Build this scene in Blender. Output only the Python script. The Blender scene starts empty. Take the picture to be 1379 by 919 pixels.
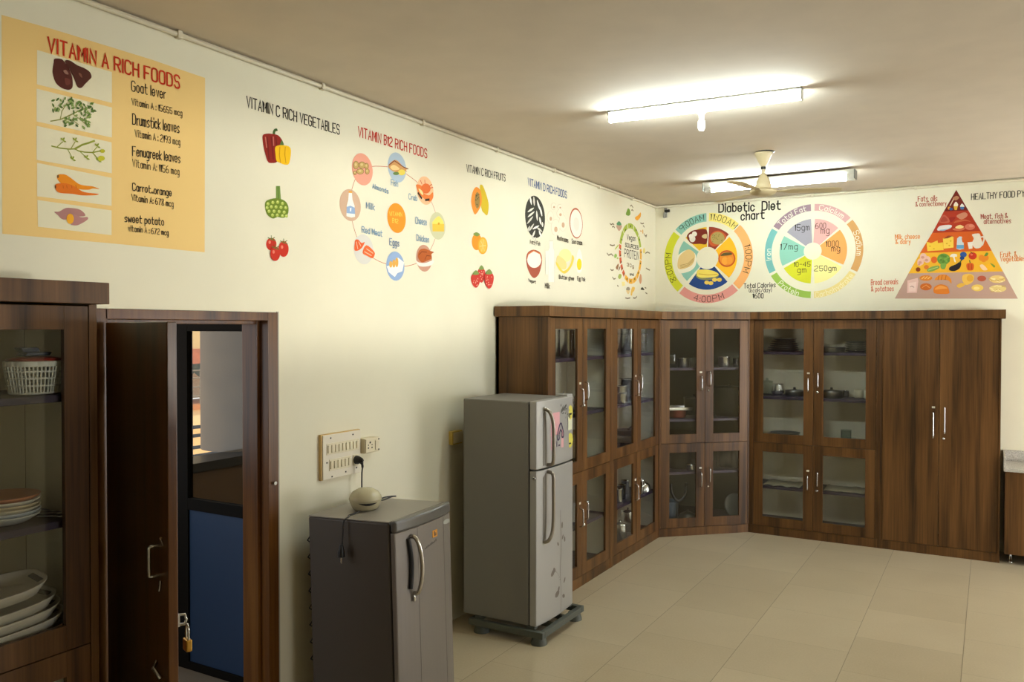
import bpy, math, random
from mathutils import Vector, Matrix
R = math.radians
rnd = random.Random(7)
scene = bpy.context.scene
COL = scene.collection

# ------------------------------------------------------------------ camera
F, YAW, PITCH, ROLL = 1115.83, -0.5242, -0.0158, 0.0007
CAM = Vector((3.1061, -8.4286, 1.96))
W, H = 1379, 919
_c, _s = math.cos(YAW), math.sin(YAW)
_fw = Vector((_s, _c, 0)); _rt = Vector((_c, -_s, 0)); _up = Vector((0, 0, 1))
FW = _fw*math.cos(PITCH) + _up*math.sin(PITCH); _u2 = -_fw*math.sin(PITCH) + _up*math.cos(PITCH)
RT = _rt*math.cos(ROLL) + _u2*math.sin(ROLL); UP = -_rt*math.sin(ROLL) + _u2*math.cos(ROLL)
cam_d = bpy.data.cameras.new('camera'); cam = bpy.data.objects.new('camera', cam_d); COL.objects.link(cam)
cam_d.sensor_width = 36; cam_d.lens = F/W*36; cam_d.clip_start = .05; cam_d.clip_end = 200
cam.matrix_world = Matrix(((RT.x, UP.x, -FW.x, CAM.x), (RT.y, UP.y, -FW.y, CAM.y), (RT.z, UP.z, -FW.z, CAM.z), (0, 0, 0, 1)))
scene.camera = cam

# ------------------------------------------------------------------ light and exposure
scene.view_settings.view_transform = 'Standard'; scene.view_settings.look = 'None'
scene.view_settings.gamma = 1; scene.view_settings.use_curve_mapping = False
scene.view_settings.exposure = 0.16
scene.cycles.use_denoising = True
scene.cycles.max_bounces = 8; scene.cycles.diffuse_bounces = 5; scene.cycles.glossy_bounces = 4; scene.cycles.transparent_max_bounces = 16
scene.cycles.caustics_reflective = False; scene.cycles.caustics_refractive = False
scene.cycles.sample_clamp_indirect = 6
world = bpy.data.worlds.new('sky'); scene.world = world; world.use_nodes = True
bg = world.node_tree.nodes['Background']; bg.inputs[0].default_value = (.93, .97, 1, 1); bg.inputs[1].default_value = 1.6
sun_d = bpy.data.lights.new('sun', 'SUN'); sun = bpy.data.objects.new('sun', sun_d); COL.objects.link(sun)
sun_d.energy = 7; sun_d.color = (1, .9, .72); sun_d.angle = R(1)
sun.rotation_euler = Vector((-.35, .75, -.9)).to_track_quat('-Z', 'Y').to_euler()
def window_light(name, loc, tgt, sx, sy, power, color, spread=180):
    d = bpy.data.lights.new(name, 'AREA'); o = bpy.data.objects.new(name, d); COL.objects.link(o)
    d.shape = 'RECTANGLE'; d.size = sx; d.size_y = sy; d.energy = power; d.color = color; d.spread = R(spread)
    o.location = loc; o.rotation_euler = (Vector(tgt)-Vector(loc)).to_track_quat('-Z', 'Y').to_euler()
    return o
XR, YF, HC = 6.2, -11.0, 3.262
DAY = (.97, .98, 1)
window_light('daylight_far_window', (XR+.12, -1.25, 1.2), (0, -1.25, 1.2), 1.5, 1.75, 112, DAY)
window_light('daylight_near_window', (XR+.12, -6.05, 1.58), (0, -6.05, 1.58), 1.6, .72, 30, DAY)
window_light('sunlit_ground_bounce', (XR+8, -10, .45), (XR, -7.5, 1.4), 9, .4, 2400, (1, .96, .84))

# ------------------------------------------------------------------ measuring helpers (photo pixel -> point on a known plane)
def at(px, py, ax, val):
    d = FW + RT*((px-W/2)/F) - UP*((py-H/2)/F)
    t = (val-CAM[ax])/d[ax]
    return CAM + d*t
# ------------------------------------------------------------------ materials
_mats = {}
def lin(c):
    return tuple(((v/255)/12.92 if v/255 <= .04045 else ((v/255+.055)/1.055)**2.4) for v in c)
def mat(name, rgb, rough=.6, metal=0, spec=.5, **kw):
    key = (name, rgb, rough, metal)
    if key in _mats: return _mats[key]
    m = bpy.data.materials.new(name); m.use_nodes = True
    b = m.node_tree.nodes['Principled BSDF']
    b.inputs['Base Color'].default_value = (*lin(rgb), 1); b.inputs['Roughness'].default_value = rough
    b.inputs['Metallic'].default_value = metal; b.inputs['Specular IOR Level'].default_value = spec
    if 'emit' in kw:
        b.inputs['Emission Color'].default_value = (*kw['col'], 1); b.inputs['Emission Strength'].default_value = kw['emit']
    if 'noise' in kw:      # small value mottling
        amp, sc = kw['noise']; nt = m.node_tree
        tc = nt.nodes.new('ShaderNodeTexCoord'); n = nt.nodes.new('ShaderNodeTexNoise'); n.inputs['Scale'].default_value = sc; n.inputs['Detail'].default_value = 4
        nt.links.new(tc.outputs['Object'], n.inputs['Vector'])
        mr = nt.nodes.new('ShaderNodeMapRange'); mr.inputs[1].default_value = .3; mr.inputs[2].default_value = .7; mr.inputs[3].default_value = 1-amp; mr.inputs[4].default_value = 1+amp
        nt.links.new(n.outputs['Fac'], mr.inputs[0])
        mx = nt.nodes.new('ShaderNodeMix'); mx.data_type = 'RGBA'; mx.blend_type = 'MULTIPLY'; mx.inputs[0].default_value = 1
        mx.inputs[6].default_value = (*lin(rgb), 1); nt.links.new(mr.outputs[0], mx.inputs[7]); nt.links.new(mx.outputs[2], b.inputs['Base Color'])
    _mats[key] = m
    return m
def wood(name, dark, mid, light, scale=(9, 9, .55), rough=.38, bands=True):
    m = bpy.data.materials.new(name); m.use_nodes = True; nt = m.node_tree; b = nt.nodes['Principled BSDF']
    tc = nt.nodes.new('ShaderNodeTexCoord'); info = nt.nodes.new('ShaderNodeObjectInfo')
    add = nt.nodes.new('ShaderNodeVectorMath'); add.operation = 'ADD'
    geo = nt.nodes.new('ShaderNodeNewGeometry')
    off = nt.nodes.new('ShaderNodeVectorMath'); off.operation = 'SCALE'; off.inputs[0].default_value = (3.1, 5.7, 2.3)
    nt.links.new(info.outputs['Random'], off.inputs['Scale'])
    nt.links.new(tc.outputs['Object'], add.inputs[0]); nt.links.new(off.outputs[0], add.inputs[1])
    mp = nt.nodes.new('ShaderNodeMapping'); mp.inputs['Scale'].default_value = scale
    nt.links.new(add.outputs[0], mp.inputs['Vector'])
    n1 = nt.nodes.new('ShaderNodeTexNoise'); n1.inputs['Scale'].default_value = 1; n1.inputs['Detail'].default_value = 5; n1.inputs['Distortion'].default_value = .35
    nt.links.new(mp.outputs[0], n1.inputs['Vector'])
    mp2 = nt.nodes.new('ShaderNodeMapping'); mp2.inputs['Scale'].default_value = tuple(v*9 for v in scale[:2]) + (scale[2]*5,)
    nt.links.new(add.outputs[0], mp2.inputs['Vector'])
    n2 = nt.nodes.new('ShaderNodeTexNoise'); n2.inputs['Scale'].default_value = 1; n2.inputs['Detail'].default_value = 3
    nt.links.new(mp2.outputs[0], n2.inputs['Vector'])
    mx = nt.nodes.new('ShaderNodeMix'); mx.data_type = 'FLOAT'; mx.inputs[0].default_value = .28
    nt.links.new(n1.outputs['Fac'], mx.inputs[2]); nt.links.new(n2.outputs['Fac'], mx.inputs[3])
    cr = nt.nodes.new('ShaderNodeValToRGB'); e = cr.color_ramp.elements
    e[0].position = .34; e[0].color = (*lin(dark), 1); e[1].position = .68; e[1].color = (*lin(light), 1)
    k = e.new(.5); k.color = (*lin(mid), 1)
    nt.links.new(mx.outputs[0], cr.inputs[0]); nt.links.new(cr.outputs[0], b.inputs['Base Color'])
    b.inputs['Roughness'].default_value = rough; b.inputs['Specular IOR Level'].default_value = .35
    return m
def glass(name, tint=(.97, .98, .97), refl=1.0):
    m = bpy.data.materials.new(name); m.use_nodes = True; nt = m.node_tree; nt.nodes.clear()
    out = nt.nodes.new('ShaderNodeOutputMaterial'); t = nt.nodes.new('ShaderNodeBsdfTransparent'); g = nt.nodes.new('ShaderNodeBsdfGlossy')
    t.inputs[0].default_value = (*tint, 1); g.inputs['Roughness'].default_value = .02
    f = nt.nodes.new('ShaderNodeLayerWeight'); f.inputs[0].default_value = .5
    pw_ = nt.nodes.new('ShaderNodeMath'); pw_.operation = 'POWER'; pw_.inputs[1].default_value = 5; nt.links.new(f.outputs['Facing'], pw_.inputs[0])
    mu = nt.nodes.new('ShaderNodeMath'); mu.operation = 'MULTIPLY_ADD'; mu.inputs[1].default_value = .9*refl; mu.inputs[2].default_value = .04*refl
    nt.links.new(pw_.outputs[0], mu.inputs[0])
    mx = nt.nodes.new('ShaderNodeMixShader'); nt.links.new(mu.outputs[0], mx.inputs[0]); nt.links.new(t.outputs[0], mx.inputs[1]); nt.links.new(g.outputs[0], mx.inputs[2])
    nt.links.new(mx.outputs[0], out.inputs[0])
    return m
LAM = wood('walnut_laminate', (50, 32, 14), (90, 60, 29), (116, 81, 44), scale=(11, 11, .5))
DOORWOOD = wood('polished_door_wood', (50, 29, 10), (90, 54, 20), (114, 75, 31), rough=.3)
M_WALL = mat('cream_wall_paint', (229, 224, 200), .85, noise=(.02, 3))
M_CEIL = mat('ceiling_paint', (212, 200, 182), .9, noise=(.03, 5))
M_CREAM = mat('cream_lining', (236, 230, 210), .55)
M_PURPLE = mat('purple_liner', (42, 27, 52), .5)
M_CHROME = mat('chrome', (205, 205, 205), .18, 1)
M_STEEL = mat('stainless_steel', (224, 224, 220), .26, 1)
M_DSTEEL = mat('dull_steel', (120, 120, 120), .35, 1)
M_BLACK = mat('black_plastic', (22, 22, 24), .4)
M_DARK = mat('dark_gap', (14, 13, 12), .7)
M_WHITE = mat('white_plastic', (225, 222, 210), .4)
M_IVORY = mat('ivory_plastic', (222, 212, 182), .35)
M_GLASS = glass('cabinet_glass')
M_CLEAR = glass('clear_glassware', (.85, .9, .88), 2.0)

# ------------------------------------------------------------------ mesh helper
class MB:
    def __init__(s): s.v = []; s.f = []; s.m = []; s.sm = []
    def _add(s, vs, fs, mi, smooth=False):
        o = len(s.v); s.v += [tuple(v) for v in vs]
        for f in fs: s.f.append([o+i for i in f]); s.m.append(mi); s.sm.append(smooth)
        return s
    def box(s, a, b, mi=0):
        x0, y0, z0 = a; x1, y1, z1 = b
        vs = [(x0, y0, z0), (x1, y0, z0), (x1, y1, z0), (x0, y1, z0), (x0, y0, z1), (x1, y0, z1), (x1, y1, z1), (x0, y1, z1)]
        return s._add(vs, [(0, 3, 2, 1), (4, 5, 6, 7), (0, 1, 5, 4), (1, 2, 6, 5), (2, 3, 7, 6), (3, 0, 4, 7)], mi)
    def prism(s, poly, ext, mi=0):            # poly: 3D points, ext: extrusion vector
        n = len(poly); e = Vector(ext); p = [Vector(q) for q in poly]
        vs = p + [q+e for q in p]
        fs = [tuple(range(n-1, -1, -1)), tuple(range(n, 2*n))] + [(i, (i+1) % n, n+(i+1) % n, n+i) for i in range(n)]
        return s._add(vs, fs, mi)
    def lathe(s, prof, c=(0, 0, 0), seg=28, mi=0, sx=1, sy=1):
        vs = []; fs = []; n = len(prof)
        for r, z in prof:
            for k in range(seg):
                a = 2*math.pi*k/seg; vs.append((c[0]+r*math.cos(a)*sx, c[1]+r*math.sin(a)*sy, c[2]+z))
        for i in range(n-1):
            for k in range(seg):
                k2 = (k+1) % seg; fs.append((i*seg+k, i*seg+k2, (i+1)*seg+k2, (i+1)*seg+k))
        s._add(vs, fs, mi, True)
        if prof[0][0] > 1e-6: s._add(vs[:seg], [tuple(range(seg-1, -1, -1))], mi)
        if prof[-1][0] > 1e-6: s._add(vs[-seg:], [tuple(range(seg))], mi)
        return s
    def tube(s, path, r, seg=8, mi=0, closed=False, sq=None):
        P = [Vector(p) for p in path]; n = len(P); vs = []; fs = []; prev = None
        for i, p in enumerate(P):
            if closed: t = (P[(i+1) % n]-P[i-1]).normalized()
            else: t = (P[min(i+1, n-1)]-P[max(i-1, 0)]).normalized()
            if prev is None:
                ref = Vector((0, 0, 1)) if abs(t.z) < .9 else Vector((1, 0, 0)); u = t.cross(ref).normalized()
            else: u = (prev - t*prev.dot(t)).normalized()
            prev = u; w = t.cross(u)
            rr = r[i] if isinstance(r, (list, tuple)) else r
            for k in range(seg):
                a = 2*math.pi*k/seg + (math.pi/4 if sq else 0); vs.append(p+u*(rr*math.cos(a))+w*(rr*math.sin(a)*(sq or 1)))
        m = n if closed else n-1
        for i in range(m):
            j = (i+1) % n
            for k in range(seg):
                k2 = (k+1) % seg; fs.append((i*seg+k, i*seg+k2, j*seg+k2, j*seg+k))
        s._add(vs, fs, mi, seg > 5)
        if not closed: s._add(vs[:seg], [tuple(range(seg-1, -1, -1))], mi); s._add(vs[-seg:], [tuple(range(seg))], mi)
        return s
    def build(s, name, mats, parent=None, bevel=0, bseg=2):
        me = bpy.data.meshes.new(name); me.from_pydata(s.v, [], s.f)
        for m in (mats if isinstance(mats, (list, tuple)) else [mats]): me.materials.append(m)
        me.polygons.foreach_set('material_index', s.m); me.polygons.foreach_set('use_smooth', s.sm); me.update()
        o = bpy.data.objects.new(name, me); COL.objects.link(o)
        if parent: o.parent = parent
        if bevel:
            b = o.modifiers.new('bevel', 'BEVEL'); b.width = bevel; b.segments = bseg; b.limit_method = 'ANGLE'; b.angle_limit = R(40)
        return o
def smooth_path(pts, sub=6, closed=False):
    P = [Vector(p) for p in pts]; n = len(P); out = []
    for i in range(n if closed else n-1):
        p0 = P[i-1] if (i > 0 or closed) else P[0]; p1 = P[i]; p2 = P[(i+1) % n]; p3 = P[(i+2) % n] if (i+2 < n or closed) else P[-1]
        for k in range(sub):
            t = k/sub; out.append(.5*((2*p1)+(p2-p0)*t+(2*p0-5*p1+4*p2-p3)*t*t+(3*p1-p0-3*p2+p3)*t**3))
    if not closed: out.append(P[-1])
    return out
def tag(o, label, cat, group=None):
    o['label'] = label; o['category'] = cat
    if group: o['group'] = group
    return o
def thing(name, label, cat, loc=(0, 0, 0), rz=0, group=None, ry=0):
    o = bpy.data.objects.new(name, None); COL.objects.link(o); o.location = loc; o.rotation_euler = (0, ry, rz); o.empty_display_size = .1
    return tag(o, label, cat, group)
def struct(name, mb, m, **k):
    o = mb.build(name, m, **k); o['kind'] = 'structure'; return o

# ================================================================== the room
fl = bpy.data.materials.new('floor_tiles'); fl.use_nodes = True; nt = fl.node_tree; fb = nt.nodes['Principled BSDF']
geo = nt.nodes.new('ShaderNodeNewGeometry'); sep = nt.nodes.new('ShaderNodeSeparateXYZ'); nt.links.new(geo.outputs['Position'], sep.inputs[0])
def mth(op, a, b=None, c=None):
    n = nt.nodes.new('ShaderNodeMath'); n.operation = op
    for i, v in enumerate((a, b, c)):
        if v is None: continue
        if isinstance(v, (int, float)): n.inputs[i].default_value = v
        else: nt.links.new(v, n.inputs[i])
    return n.outputs[0]
gx = mth('DIVIDE', mth('SUBTRACT', sep.outputs[0], 2.977-6.0), .6); col_i = mth('FLOOR', gx); fx = mth('SUBTRACT', gx, col_i)
gy = mth('ADD', mth('DIVIDE', mth('ADD', sep.outputs[1], 30.1), .6), mth('MULTIPLY', mth('MODULO', col_i, 2), .5)); row_i = mth('FLOOR', gy); fy = mth('SUBTRACT', gy, row_i)
lx = mth('LESS_THAN', mth('MINIMUM', fx, mth('SUBTRACT', 1, fx)), .0032); ly = mth('LESS_THAN', mth('MINIMUM', fy, mth('SUBTRACT', 1, fy)), .003)
joint = mth('MAXIMUM', mth('MULTIPLY', lx, .6), mth('MULTIPLY', ly, .3))
wn = nt.nodes.new('ShaderNodeTexWhiteNoise'); wn.noise_dimensions = '2D'
cmb = nt.nodes.new('ShaderNodeCombineXYZ'); nt.links.new(col_i, cmb.inputs[0]); nt.links.new(row_i, cmb.inputs[1]); nt.links.new(cmb.outputs[0], wn.inputs['Vector'])
ns = nt.nodes.new('ShaderNodeTexNoise'); ns.inputs['Scale'].default_value = 90; ns.inputs['Detail'].default_value = 3; nt.links.new(geo.outputs['Position'], ns.inputs['Vector'])
ns2 = nt.nodes.new('ShaderNodeTexNoise'); ns2.inputs['Scale'].default_value = 2.2; ns2.inputs['Detail'].default_value = 3; nt.links.new(geo.outputs['Position'], ns2.inputs['Vector'])
val = mth('ADD', mth('ADD', mth('MULTIPLY', ns.outputs['Fac'], .16), mth('MULTIPLY', ns2.outputs['Fac'], .14)), mth('MULTIPLY', wn.outputs['Value'], .08))
crf = nt.nodes.new('ShaderNodeValToRGB'); crf.color_ramp.elements[0].position = .08; crf.color_ramp.elements[0].color = (*lin((172, 158, 130)), 1)
crf.color_ramp.elements[1].position = .3; crf.color_ramp.elements[1].color = (*lin((196, 183, 155)), 1); nt.links.new(val, crf.inputs[0])
mxf = nt.nodes.new('ShaderNodeMix'); mxf.data_type = 'RGBA'; nt.links.new(joint, mxf.inputs[0]); nt.links.new(crf.outputs[0], mxf.inputs[6]); mxf.inputs[7].default_value = (*lin((70, 60, 45)), 1)
nt.links.new(mxf.outputs[2], fb.inputs['Base Color']); fb.inputs['Roughness'].default_value = .28; fb.inputs['Specular IOR Level'].default_value = .3

DY0, DY1, DZ = -6.42, -5.42, 2.037           # door opening in the left wall (outer size of the frame)
struct('floor', MB().box((-.15, YF, -.1), (XR+.15, .15, 0)), fl)
struct('ceiling', MB().box((-.15, YF, HC), (XR+.15, .15, HC+.12)), M_CEIL)
w = MB(); w.box((-.15, YF, 0), (0, DY0, HC)); w.box((-.15, DY1, 0), (0, .15, HC)); w.box((-.15, DY0, DZ), (0, DY1, HC))
struct('wall_left', w, M_WALL)
struct('wall_back', MB().box((0, 0, 0), (XR+.15, .15, HC)), M_WALL)
struct('wall_front', MB().box((-.15, YF-.15, 0), (XR+.15, YF, HC)), M_WALL)
WIN = [(-2.1, -.4, .3, 2.12), (-6.95, -5.15, 1.2, 1.97)]
w = MB(); ys = [YF] + sum(([a, b] for a, b, _, _ in sorted(WIN)), []) + [0]
for i in range(0, len(ys), 2): w.box((XR, ys[i], 0), (XR+.15, ys[i+1], HC))
for a, b, z0, z1 in WIN: w.box((XR, a, 0), (XR+.15, b, z0)); w.box((XR, a, z1), (XR+.15, b, HC))
struct('wall_right', w, M_WALL)
for i, (a, b, z0, z1) in enumerate(WIN):
    f = MB(); t = .05; y2 = (a+b)/2
    f.box((XR+.02, a, z0), (XR+.08, a+t, z1)); f.box((XR+.02, b-t, z0), (XR+.08, b, z1)); f.box((XR+.02, a, z0), (XR+.08, b, z0+t)); f.box((XR+.02, a, z1-t), (XR+.08, b, z1)); f.box((XR+.02, y2-t/2, z0), (XR+.08, y2+t/2, z1))
    struct('window_%d' % (i+1), f, M_WHITE)
    struct('window_%d' % (i+4), MB().box((XR+.15, a-.2, z1+.08), (XR+.85, b+.2, z1+.18)), M_WALL)   # unseen slab added to keep direct sun out of the window
CONC = mat('grey_concrete', (132, 122, 106), .9, noise=(.12, 5))

# conduit running below the ceiling
M_PVC = mat('white_pvc', (214, 205, 180), .5)
cz = 3.244
c = thing('conduit_pipe', 'thin cream conduit clipped along the top of both painted walls', 'pipe', (0, 0, cz))
MB().tube([(.013, -7.4, 0), (.013, -.03, 0), (.03, -.013, 0), (6.1, -.013, 0)], .012, 8).build('pipe', M_PVC, c)
for y in (-6.0, -5.1, -4.2, -3.3, -2.4, -1.5, -.7): MB().box((0, y-.012, -.017), (.028, y+.012, .017)).build('clip', M_PVC, c, .003)
for x in (.7, 1.6, 2.5, 3.4, 4.4): MB().box((x-.012, -.028, -.017), (x+.012, 0, .017)).build('clip', M_PVC, c, .003)
p = at(897, 287, 1, -.0); c = thing('wall_bracket', 'small grey pipe bracket with a black end beside the ceiling corner', 'bracket', (p.x, 0, p.z))
MB().box((-.014, -.02, -.05), (.014, 0, .05)).tube([(0, -.02, .0), (0, -.05, -.005), (0, -.06, -.06)], .012, 8).build('body', mat('grey_pvc', (150, 148, 140), .5), c)
MB().tube([(0, -.035, .012), (.05, -.035, .016)], .016, 10).build('black_end', M_BLACK, c)

# ================================================================== painted charts
FONT = {}
for g, d in {'A': '022842 1434', 'B': '0208 ~082838362505 ~052535332202', 'C': '~4738180703123243', 'D': '0208 ~082847432202', 'E': '48080242 0535', 'F': '480802 0535',
 'G': '~4738180703123243 434525', 'H': '0208 4248 0545', 'I': '0208', 'J': '~38332212', 'K': '0208 480542', 'L': '080242', 'M': '0208244842', 'N': '02084248', 'O': '~180703123243473818',
 'P': '0208 ~083847463505', 'Q': '~180703123243473818 3341', 'R': '0208 ~083847463505 2542', 'S': '~47381807153543321203', 'T': '0848 2822', 'U': '~080412324448', 'V': '082248', 'W': '0812253248',
 'X': '0842 4802', 'Y': '082548 2522', 'Z': '08480242', 'a': '~3526160503122233 3632', 'b': '0802 ~0516263533221203', 'c': '~3526160503122233', 'd': '3832 ~3526160503122233', 'e': '0434 ~343526160503122233',
 'f': '~382812 0626', 'g': '~3526160503122233 ~36312000', 'h': '0802 ~05263532', 'i': '0602 0708', 'j': '~1611000', 'k': '0802 360432', 'l': '0802', 'm': '0602 ~05162522 ~25364542', 'n': '0602 ~05263532',
 'o': '~160503122233352616', 'p': '0600 ~0516263533221203', 'q': '3630 ~3516041233', 'r': '0602 ~0526', 's': '~35260514332202', 't': '~18132232 0636', 'u': '~06031233 3632', 'v': '062236', 'w': '0612253246',
 'x': '0632 3602', 'y': '0623 3610', 'z': '06360232', '0': '~180703122233372818', '1': '071812', '2': '~072838460302 0242', '3': '~071838473525 ~253543321203', '4': '32380444', '5': '480805 ~053544321203',
 '6': '~3817050312324344351504', '7': '084812', '8': '~251607183847362514031232433425', '9': '~46351506071838474532', ':': '0605 0302', '.': '0203', ',': '0201', '&': '~42072827031244', '-': '0535', '(': '~18060412', ')': '~08161402', '/': '0238'}.items():
    st = []
    for q in d.split():
        sm = q[0] == '~'; q = q.lstrip('~'); q = q[:len(q)//2*2]
        pts = [(int(q[i]), int(q[i+1])-2) for i in range(0, len(q), 2)]
        if sm: pts = [(v.x, v.y) for v in smooth_path([(a, b, 0) for a, b in pts], 5)]
        st.append(pts)
    FONT[g] = (st, max(x for s_ in st for x, _ in s_))
def strokes_of(txt, gap=1.8):
    x = 0; out = []
    for ch in txt:
        if ch == ' ': x += 2.6; continue
        st, wd = FONT[ch]
        for s_ in st: out.append([(x+a, b) for a, b in s_])
        x += wd + gap
    return out, x-gap
_paint = {}
def paint(rgb):
    if rgb not in _paint: _paint[rgb] = mat('paint', tuple(rgb), .8, spec=.2)
    return _paint[rgb]
TW_ = .58
class Pic:
    """flat painted shapes on a wall plane, in wall coordinates (u along the wall, v up)"""
    def __init__(s, wall, lay=1): s.wall = wall; s.polys = []; s.lay = lay
    def uv(s, px, py):
        p = at(px, py, 0, 0) if s.wall == 'L' else at(px, py, 1, 0)
        return (p.y, p.z) if s.wall == 'L' else (p.x, p.z)
    def poly(s, uv, rgb, up=0): s.polys.append((list(uv), rgb, s.lay+up)); return s
    def ppoly(s, px, rgb, up=0, sm=True):
        uv = [s.uv(*q) for q in px]
        if sm: uv = [(v.x, v.y) for v in smooth_path([(a, b, 0) for a, b in uv], 4, True)]
        return s.poly(uv, rgb, up)
    def disc(s, c, rad, rgb, up=0, n=40, ru=None, rot=0):
        ru = ru or rad
        return s.poly([(c[0]+ru*math.cos(t)*math.cos(rot)-rad*math.sin(t)*math.sin(rot), c[1]+ru*math.cos(t)*math.sin(rot)+rad*math.sin(t)*math.cos(rot)) for t in [2*math.pi*k/n for k in range(n)]], rgb, up)
    def pell(s, c, rx, ry, rgb, up=0, n=20):      # ellipse traced in photo pixels
        return s.poly([s.uv(c[0]+rx*math.cos(2*math.pi*k/n), c[1]+ry*math.sin(2*math.pi*k/n)) for k in range(n)], rgb, up)
    def arc(s, c, r0, r1, a0, a1, rgb, up=0):      # angles clockwise from the top, degrees
        n = max(3, int(abs(a1-a0)/4)); A = [R(a0+(a1-a0)*k/n) for k in range(n+1)]
        return s.poly([(c[0]+r1*math.sin(a), c[1]+r1*math.cos(a)) for a in A] + [(c[0]+r0*math.sin(a), c[1]+r0*math.cos(a)) for a in reversed(A)], rgb, up)
    def line(s, uv, wd, rgb, up=0):
        P = [Vector(q) for q in uv]
        L = []; Rr = []
        for i, q in enumerate(P):
            t = (P[min(i+1, len(P)-1)]-P[max(i-1, 0)])
            if t.length < 1e-9: t = Vector((1, 0))
            t.normalize(); nrm = Vector((-t.y, t.x))*(wd/2)
            if 0 < i < len(P)-1:
                a = (P[i]-P[i-1]).normalized(); b = (P[i+1]-P[i]).normalized(); cs = max(.45, math.sqrt(max(0, (1+a.dot(b))/2))); nrm = nrm/cs
            e = t*(wd*.4) if i == len(P)-1 else (-t*(wd*.4) if i == 0 else Vector((0, 0)))
            L.append(q+nrm+e); Rr.append(q-nrm+e)
        for i in range(len(P)-1): s.polys.append(([tuple(L[i]), tuple(L[i+1]), tuple(Rr[i+1]), tuple(Rr[i])], rgb, s.lay+up))
        return s
    def pline(s, px, wd, rgb, up=0): return s.line([s.uv(*q) for q in px], wd, rgb, up)
    def text(s, txt, p0, p1, top, rgb, wd=None, up=0, slant=0):      # baseline start / end and cap-top pixel
        u0, v0 = s.uv(*p0); u1, v1 = s.uv(*p1); h = s.uv(p0[0], top)[1]-v0
        st, wid = strokes_of(txt); k = h/6; dx = ((u1-u0)/wid, (v1-v0)/wid); j = random.Random(hash_(txt))
        for q in st:
            jz = j.uniform(-.02, .02)*h
            s.line([(u0+a*dx[0]+slant*b*k, v0+a*dx[1]+b*k+jz) for a, b in q], min((wd or h*.11)*TW_, 1.2*math.hypot(*dx)), rgb, up)
        return s
    def arctext(s, txt, c, r, mid, h, rgb, span, inward=False, wd=None, up=0):
        st, wid = strokes_of(txt); k = h/6
        for q in st:
            pts = []
            for a, b in q:
                t = (a/wid-.5)*span
                if inward: ang = R(mid-t); rr = r-b*k
                else: ang = R(mid+t); rr = r+b*k
                pts.append((c[0]+rr*math.sin(ang), c[1]+rr*math.cos(ang)))
            s.line(pts, (wd or h*.12)*.85, rgb, up)
        return s
    def build(s, name, parent):
        cols = []; mb = MB()
        o = parent.location
        for i_, (uv, rgb, lay) in enumerate(s.polys):
            rgb = tuple(rgb)
            if rgb not in cols: cols.append(rgb)
            d = .0007*lay + (i_ % 30)*.00002
            if s.wall == 'L': v = [(d-o.x, a-o.y, b-o.z) for a, b in uv]
            else: v = [(a-o.x, -d-o.y, b-o.z) for a, b in uv]
            area = sum(uv[i-1][0]*uv[i][1]-uv[i][0]*uv[i-1][1] for i in range(len(uv)))
            if area < 0: v.reverse()
            if s.wall != 'L': pass
            mb._add(v, [tuple(range(len(v)))], cols.index(rgb))
        return mb.build(name, [paint(q) for q in cols], parent)
def hash_(t): return sum((i+1)*ord(ch) for i, ch in enumerate(t))
def Z(x0, y0, sc): return lambda *pts: [(x0+a/sc, y0+b/sc) for a, b in pts]
def mural(name, label, wall, anchor):
    p = at(*anchor, 0, 0) if wall == 'L' else at(*anchor, 1, 0)
    return thing(name, label, 'wall painting', p)

# ---- vitamin A
BK = (38, 33, 26); RED = (198, 54, 26)
m = mural('vitamin_mural', 'yellow painted chart of vitamin A rich foods above the wooden door', 'L', (140, 330))
Pic('L', 1).ppoly([(2, 20), (70, 39), (203, 80), (276, 105), (275.5, 340), (150, 328), (3, 315)], (240, 205, 134), sm=False).build('background', m)
z = Z(0, 0, 2.553)
Pic('L', 3).text('VITAMIN A RICH FOODS', *z((165, 176), (616, 305)), 50, RED, .017).build('heading', m)
def frames(pts): return Pic('L', 2).ppoly(pts, (232, 226, 196), sm=False)
f = frames([(49.7, 67.4), (150.4, 97.1), (150.4, 138.7), (49.4, 113.6)]); z3 = Z(0, 40, 6.5625); f.lay = 3
f.ppoly(z3((480, 258), (540, 260), (570, 290), (600, 330), (630, 400), (640, 460), (635, 515), (600, 533), (540, 515), (490, 470), (465, 400), (462, 350), (472, 290)), (88, 42, 34))
f.ppoly(z3((570, 280), (610, 272), (680, 315), (740, 340), (790, 375), (805, 420), (780, 450), (750, 480), (715, 515), (680, 505), (650, 430), (610, 350)), (84, 44, 34), 1)
f.ppoly(z3((555, 365), (580, 358), (602, 395), (575, 392)), (150, 110, 95), 2).ppoly(z3((690, 385), (712, 392), (722, 425), (705, 415)), (130, 84, 66), 2).ppoly(z3((565, 430), (610, 440), (615, 480), (580, 490)), (110, 56, 46), 2)
f.build('goat_liver_picture', m)
f = frames([(49, 119.5), (150.4, 144.9), (150.4, 185.3), (49, 163.7)]); f.lay = 3
f.pline(z3((445, 810), (530, 795), (620, 755), (720, 705), (800, 690)), .004, (140, 145, 70)).pline(z3((530, 790), (545, 720), (590, 650)), .003, (140, 145, 70)).pline(z3((560, 785), (640, 800), (690, 840)), .003, (140, 145, 70)).pline(z3((640, 745), (700, 790), (770, 850)), .003, (140, 145, 70))
rr = random.Random(3)
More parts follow.
